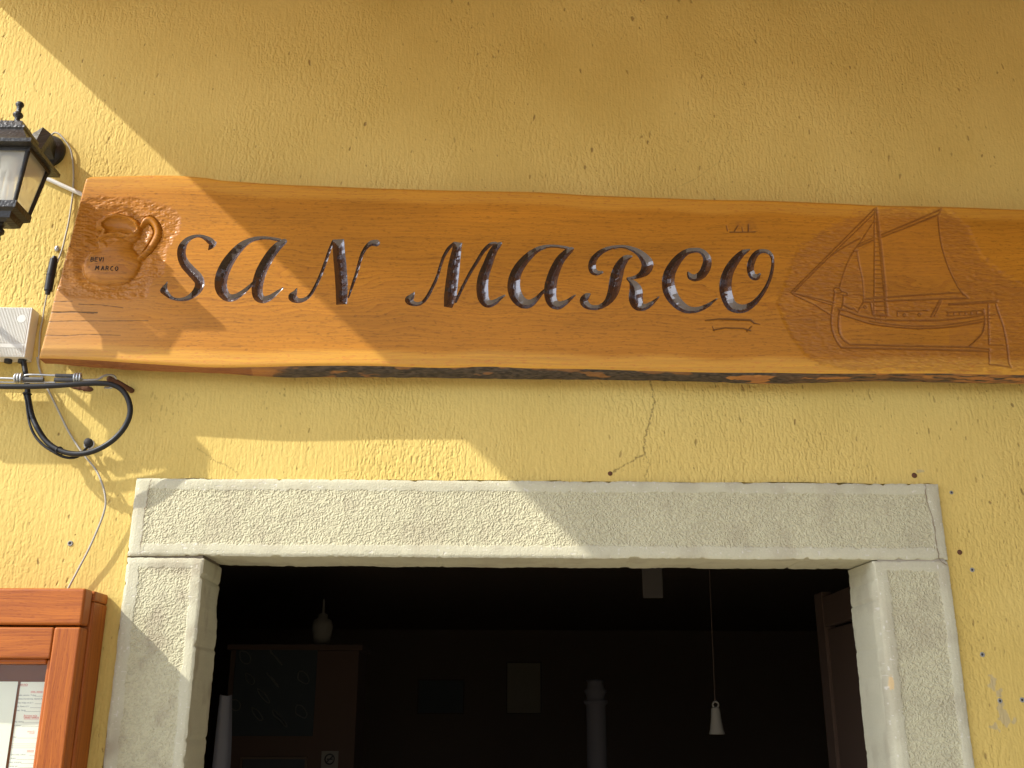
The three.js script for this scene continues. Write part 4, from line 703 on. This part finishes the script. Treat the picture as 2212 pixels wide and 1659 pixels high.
// ---------------------------------------------------------------- menu case
function woodMap(seed, c0, c1, len = .5) {
  const N = 512, col = new Uint8Array(N * N * 4), bmp = new Uint8Array(N * N * 4);
  for (let j = 0; j < N; j++) for (let i = 0; i < N; i++) {
    const X = i / N * 500, Y = j / N * 250, w = 12 * (fbm(X / 120, Y / 40, seed, 2) - .5), q = fbm(X / 90, (Y + w) / 2.2, seed + 3, 3), p = smooth(.68, .82, noise(X / 9, (Y + w) / .9, seed + 5)), b = fbm(X / 160, (Y + w) / 14, seed + 7, 2);
    const t = clamp(.5 + 1.1 * (q - .5) + .8 * (b - .5) - .25 * p), o = (j * N + i) * 4;
    for (let k = 0; k < 3; k++) col[o + k] = srgb(mix(c1[k], c0[k], t)); col[o + 3] = 255;
    bmp[o] = bmp[o + 1] = bmp[o + 2] = 255 * clamp(.6 + .5 * (q - .5) - .4 * p); bmp[o + 3] = 255;
  }
  const a = dataTex(N, N, col, true, THREE.MirroredRepeatWrapping), b = dataTex(N, N, bmp, false, THREE.MirroredRepeatWrapping);
  a.repeat.set(2, 4); b.repeat.set(2, 4); return [a, b];
}
{
  const [wm, wb] = woodMap(901, [.45, .130, .014], [.26, .060, .007]);
  const mCase = new THREE.MeshPhysicalMaterial({ map: wm, bumpMap: wb, bumpScale: .0003, roughness: .5, specularIntensity: .5, clearcoat: .15, clearcoatRoughness: .25 });
  const mInner = new THREE.MeshStandardMaterial({ color: new THREE.Color(.36, .11, .014), roughness: .8 });
  const c = thing('menu_case', 'orange-brown wooden menu display case with a glass door on the wall', 'menu case');
  const D = .118, x1 = -.801, x0 = -1.46, yT = 1.8345, yBm = .98, DF = .076;
  const yH = P(100, 1350, D).y, yD = P(100, 1354, D).y, xs = P(174, 1400, D).x, xi = P(107, 1425, D).x, yi = P(60, 1422, D).y, sw = x1 - xi - .004;
  part('header', block(x0, x1 - .004, yH, yT, DF + .001, D, .006, 0, .2), mCase, c);
  part('top_board', block(x0, x1, yT - .022, yT - .001, .001, DF, .004, 0, .7), mCase, c);
  part('side_board', block(x1 - .022, x1 + .0005, yBm, yT - .0225, .001, DF, .004, 1, .4), mCase, c); part('side_board', block(x0, x0 + .022, yBm, yT - .0225, .001, DF, .004, 1, .9), mCase, c);
  part('bottom_board', block(x0 + .0225, x1 - .0225, yBm, yBm + .022, .001, DF, .003, 0, .1), mCase, c);
  part('back_panel', block(x0 + .0225, x1 - .0225, yBm + .0225, yT - .0225, .001, .008, .001, 0, .3), mInner, c);
  const door = new THREE.Group(); door.name = 'door'; c.add(door);
  const zr = D - .03;
  part('stile', block(xi, x1 - .004, yBm, yD, DF + .001, D, .005, 1, .15), mCase, door); part('stile', block(x0, x0 + sw, yBm, yD, DF + .001, D, .005, 1, .6), mCase, door);
  part('rail', block(x0 + sw + .0003, xi - .0003, yi, yD - .0005, DF + .002, D - .0008, .004, 0, .35), mCase, door); part('rail', block(x0 + sw + .0003, xi - .0003, yBm, yBm + .07, DF + .002, D - .0008, .004, 0, .85), mCase, door);
  // moulded bead inside the frame
  part('bead', block(xi - .010, xi + .001, yBm + .07, yi, DF + .002, D - .012, .005, 1, .5), mCase, door); part('bead', block(x0 + sw, xi - .010, yi - .010, yi + .001, DF + .0025, D - .0125, .005, 0, .5), mCase, door);
  part('glass_pane', block(x0 + sw + .002, xi - .004, yBm + .06, yi - .004, DF + .004, DF + .0042, .00005), new THREE.MeshPhysicalMaterial({ color: new THREE.Color(.97, .98, .97), roughness: .03, specularIntensity: .4, transmission: 1, thickness: 0 }), door);
  // pages inside
  const page = (w, h, draw) => { const cv = document.createElement('canvas'); cv.width = w; cv.height = h; const q = cv.getContext('2d'); q.fillStyle = '#e9ead8'; q.fillRect(0, 0, w, h); draw && draw(q); const t = new THREE.CanvasTexture(cv); t.colorSpace = THREE.SRGBColorSpace; return new THREE.MeshStandardMaterial({ map: t, roughness: .7 }); };
  const zp = .05, pT = P(60, 1473, zp).y, pL = P(44, 1480, zp).x, pw = x1 - .026 - pL, ph = .30, S4 = 1000;
  const text = q => {
    const M = (px, py) => { const u = px / 4.1475 / 1.80832, v = (2600 + py / 4.1475) / 1.80832, w = P(u, v, zp); return [(w.x - pL) / .21 * 840, (pT - w.y) / ph * 1200]; };
    const put = (s, px, py, size, col, under) => { const [x, y] = M(px, py); q.font = (under ? 'bold ' : 'italic ') + size + 'px sans-serif'; q.fillStyle = col; q.fillText(s, x, y); if (under) { q.fillRect(x, y + 3, q.measureText(s).width, 2); } };
    const line = (px, py) => { const [x, y] = M(px, py); q.fillStyle = '#77756a'; q.fillRect(x, y, 830 - x, 2); };
    const red = '#c2493f', ink = '#3a3c40';
    put('CJENIK PIĆA', 262, 322, 16, red, true); put('VINA / WINES', 500, 433, 15, red, true);
    put('Slatinsko, peceno / Triljan', 235, 490, 15, ink); line(565, 494); put('Graševina,Chardonnay, Rajnski Rizling', 228, 550, 15, ink); put('Žlahtina, Pošip vrh 0,7 l', 220, 612, 15, ink); line(570, 616); put('Merlot, Plavac 0,7 l', 210, 672, 15, ink); line(490, 680); put('Kvasinec, Teran', 203, 735, 15, ink); line(395, 742);
    put('ŽESTOKA PIĆA', 385, 828, 16, red, true); put('LIKERI / SPIRITS', 388, 858, 16, red, true); put('Pelinko, Vlahov', 176, 920, 15, ink); line(370, 925); put('Stock bianco', 165, 980, 15, ink); line(355, 987); put('PJENUŠCI', 440, 1080, 15, red); put('SPARK', 475, 1108, 15, red); put('Bagrinica', 137, 1168, 15, ink); line(285, 1172);
    put('1,00 l', 120, 1258, 14, ink); line(190, 1266); put('0,20 l', 118, 1290, 14, ink); line(185, 1299); put('0,10 l', 112, 1323, 14, ink); line(180, 1330); put('SOKOVI', 440, 1392, 15, red, true); put('Mineralna voda, sokovi', 95, 1452, 15, ink); line(480, 1456); put('Juice, ledeni', 88, 1514, 15, ink); line(268, 1520); put('brjulovac, orangina', 80, 1577, 15, ink); line(340, 1583); put('voda, sirup, gin', 74, 1640, 15, ink); line(290, 1646);
  };
  const pg = (x, y0, w, h, m, z, label) => { const g = new THREE.PlaneGeometry(w, h, 8, 8), p = g.attributes.position; for (let i = 0; i < p.count; i++) p.setZ(i, .002 * Math.sin((p.getX(i) / w + .5) * 3)); g.computeVertexNormals(); g.translate(x + w / 2, y0 - h / 2, z); return single('menu_page', g, m, label, 'menu page', 'pages pinned in the menu case'); };
  pg(pL, pT, pw, ph, page(Math.round(pw / .21 * 840), 1200, text), zp, 'printed price list page with red headings inside the menu case');
  pg(pL - .222, pT + .0005, .218, .31, page(64, 64), zp + .003, 'blank pale page in the menu case overlapping the price list');
  part('page_board', block(x0 + .03, x1 - .03, pT - .34, pT - .006, .0085, zp - .003, .002), mInner, c);
}
console.log('case');

// ---------------------------------------------------------------- things in the dark room
{
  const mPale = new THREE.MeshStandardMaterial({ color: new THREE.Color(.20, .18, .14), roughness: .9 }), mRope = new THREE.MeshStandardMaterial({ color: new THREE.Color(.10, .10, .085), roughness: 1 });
  const zA = -3.4, q = (u, v, z = zA) => P(u, v, z);
  { const a = q(500, 1392), b = q(762, 1700), g = thing('cupboard', 'dark wooden cupboard inside the doorway with a jar on top', 'cupboard');
    part('carcass', block(a.x, b.x, .021, a.y - .03, zA - .4, zA, .004), mDarkWood, g); part('top', block(a.x - .02, b.x + .02, a.y - .029, a.y, zA - .42, zA + .02, .004), mDarkWood, g); }
  { const c = q(688, 1392), g = new THREE.LatheGeometry([[0, 0], [.022, 0], [.028, .03], [.033, .062], [.027, .082], [.016, .088], [.015, .10], [.004, .106], [.003, .15], [0, .152]].map(p => new THREE.Vector2(p[0] * 1.8, p[1] * 1.65)), 20); g.translate(c.x, c.y, zA - .1); single('jar', g, mPale, 'pale lidded jar standing on the cupboard in the dark room', 'jar'); }
  { const a = q(512, 1402), b = q(676, 1590), g = thing('knot_board', 'dark framed board of pale rope knots on the cupboard front', 'knot board'), z = zA + .004;
    part('panel', block(a.x, b.x, b.y, a.y, z, z + .012, .002), new THREE.MeshStandardMaterial({ color: new THREE.Color(.035, .042, .042), roughness: .9 }), g);
    const w = b.x - a.x, h = a.y - b.y;
    for (const [fx, fy, s] of [[.12, .1, .03], [.5, .1, .035], [.2, .35, .025], [.48, .36, .035], [.85, .33, .03], [.38, .54, .035], [.05, .65, .025], [.32, .75, .03], [.6, .8, .04], [.85, .72, .03]]) part('rope_knot', tube(Array.from({ length: 9 }, (_, k) => new THREE.Vector3(a.x + w * fx + s * Math.sin(k * .8) * (k > 6 ? 1.4 : 1), a.y - h * fy + s * 1.1 * Math.cos(k * .8 + fx * 3), z + .016 + .003 * (k % 2))), .0035, 40, 6), mRope, g); }
  const framed = (u0, v0, u1, v1, z, label, m) => { const a = q(u0, v0, z), b = q(u1, v1, z), g = thing('framed_picture', label, 'picture'), t = .012; part('sheet', block(a.x, b.x, b.y, a.y, z, z + .006, .001), m, g); for (const [x0, x1, y0, y1] of [[a.x - t, b.x + t, a.y + .0005, a.y + t], [a.x - t, b.x + t, b.y - t, b.y - .0005], [a.x - t, a.x - .0005, b.y, a.y], [b.x + .0005, b.x + t, b.y, a.y]]) part('frame_bar', block(x0, x1, y0, y1, z, z + .014, .002), new THREE.MeshStandardMaterial({ color: new THREE.Color(.12, .08, .05), roughness: .8 }), g); return g; };
  const zW = RZ + .001; framed(1096, 1432, 1168, 1540, zW, 'framed document hanging on the far wall of the room', new THREE.MeshStandardMaterial({ color: new THREE.Color(.46, .40, .28), roughness: .9 }));
  framed(905, 1470, 1000, 1540, zW, 'dim landscape picture beside the framed document', new THREE.MeshStandardMaterial({ color: new THREE.Color(.15, .16, .15), roughness: .9 }));
  framed(525, 1640, 652, 1760, zA + .001, 'low framed board on the cupboard below the rope knots', new THREE.MeshStandardMaterial({ color: new THREE.Color(.05, .055, .055), roughness: .9 }));
  { const z = -3.2, c = P(1290, 1650, z), top = P(1290, 1476, z).y, pts = [[.0, 0], [.075, 0], [.075, .8], [.052, 1.15], [.05, top - .13], [.062, top - .12], [.062, top - .105], [.044, top - .10], [.05, top - .075], [.06, top - .06], [.045, top - .045], [.04, top - .02], [.048, top - .005], [0, top]]; const g = new THREE.LatheGeometry(pts.map(p => new THREE.Vector2(p[0], Math.max(p[1], 0))), 24); g.translate(c.x, .021, z); single('turned_post', g, new THREE.MeshStandardMaterial({ color: new THREE.Color(.11, .10, .10), roughness: .9 }), 'grey turned wooden post standing in the dark room', 'post'); }
  { const z = -1.4, c = P(1547, 1555, z), g = thing('hanging_bell', 'small whitish bell-shaped ornament hanging on a cord in the doorway', 'ornament');
    const s = 1.5; const b = new THREE.LatheGeometry([[.011, .026], [.013, .022], [.016, 0], [.02, -.02], [.024, -.03], [.021, -.031]].map(p => new THREE.Vector2(p[0] * s * .75, p[1] * s)), 18); b.translate(c.x, c.y, z); part('bell', b, mPale, g);
    const t = new THREE.TorusGeometry(.010, .0032, 8, 18); t.translate(c.x + .001, c.y + .049, z); part('ring', t, mPale, g); part('cord', rod(new THREE.Vector3(c.x, c.y + .058, z), new THREE.Vector3(c.x + .012, 2.452, z), .0012), mDarkWood, g); }
  { const c = q(712, 1640, zA + .006), g = thing('no_smoking_card', 'small pale no-smoking card on the cupboard', 'card'); part('card', block(c.x - .044, c.x + .044, c.y - .07, c.y + .04, zA + .001, zA + .004, .001), mPale, g);
    const t = new THREE.TorusGeometry(.024, .0035, 8, 24); t.translate(c.x, c.y, zA + .005); part('ring', t, mDark, g); part('slash', rod(new THREE.Vector3(c.x - .017, c.y - .017, zA + .005), new THREE.Vector3(c.x + .017, c.y + .017, zA + .005), .003), mDark, g); part('cigarette', block(c.x - .015, c.x + .015, c.y - .0035, c.y + .0035, zA + .004, zA + .006, .0005), mDark, g); }
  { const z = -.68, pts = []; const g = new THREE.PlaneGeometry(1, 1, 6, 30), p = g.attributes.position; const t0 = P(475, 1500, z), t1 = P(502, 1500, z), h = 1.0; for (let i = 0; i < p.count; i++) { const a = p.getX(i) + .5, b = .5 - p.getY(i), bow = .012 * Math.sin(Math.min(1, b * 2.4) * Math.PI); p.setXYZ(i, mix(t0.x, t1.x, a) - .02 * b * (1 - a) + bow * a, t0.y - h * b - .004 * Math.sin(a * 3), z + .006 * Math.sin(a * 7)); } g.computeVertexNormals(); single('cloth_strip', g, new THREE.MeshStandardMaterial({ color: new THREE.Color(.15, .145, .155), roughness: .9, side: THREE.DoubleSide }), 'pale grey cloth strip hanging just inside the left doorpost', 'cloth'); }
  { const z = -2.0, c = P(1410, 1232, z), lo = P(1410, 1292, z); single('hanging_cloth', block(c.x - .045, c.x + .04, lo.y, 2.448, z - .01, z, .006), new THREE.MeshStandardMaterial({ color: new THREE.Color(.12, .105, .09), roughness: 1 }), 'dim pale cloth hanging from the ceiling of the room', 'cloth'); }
}
renderer.render(scene, camera);
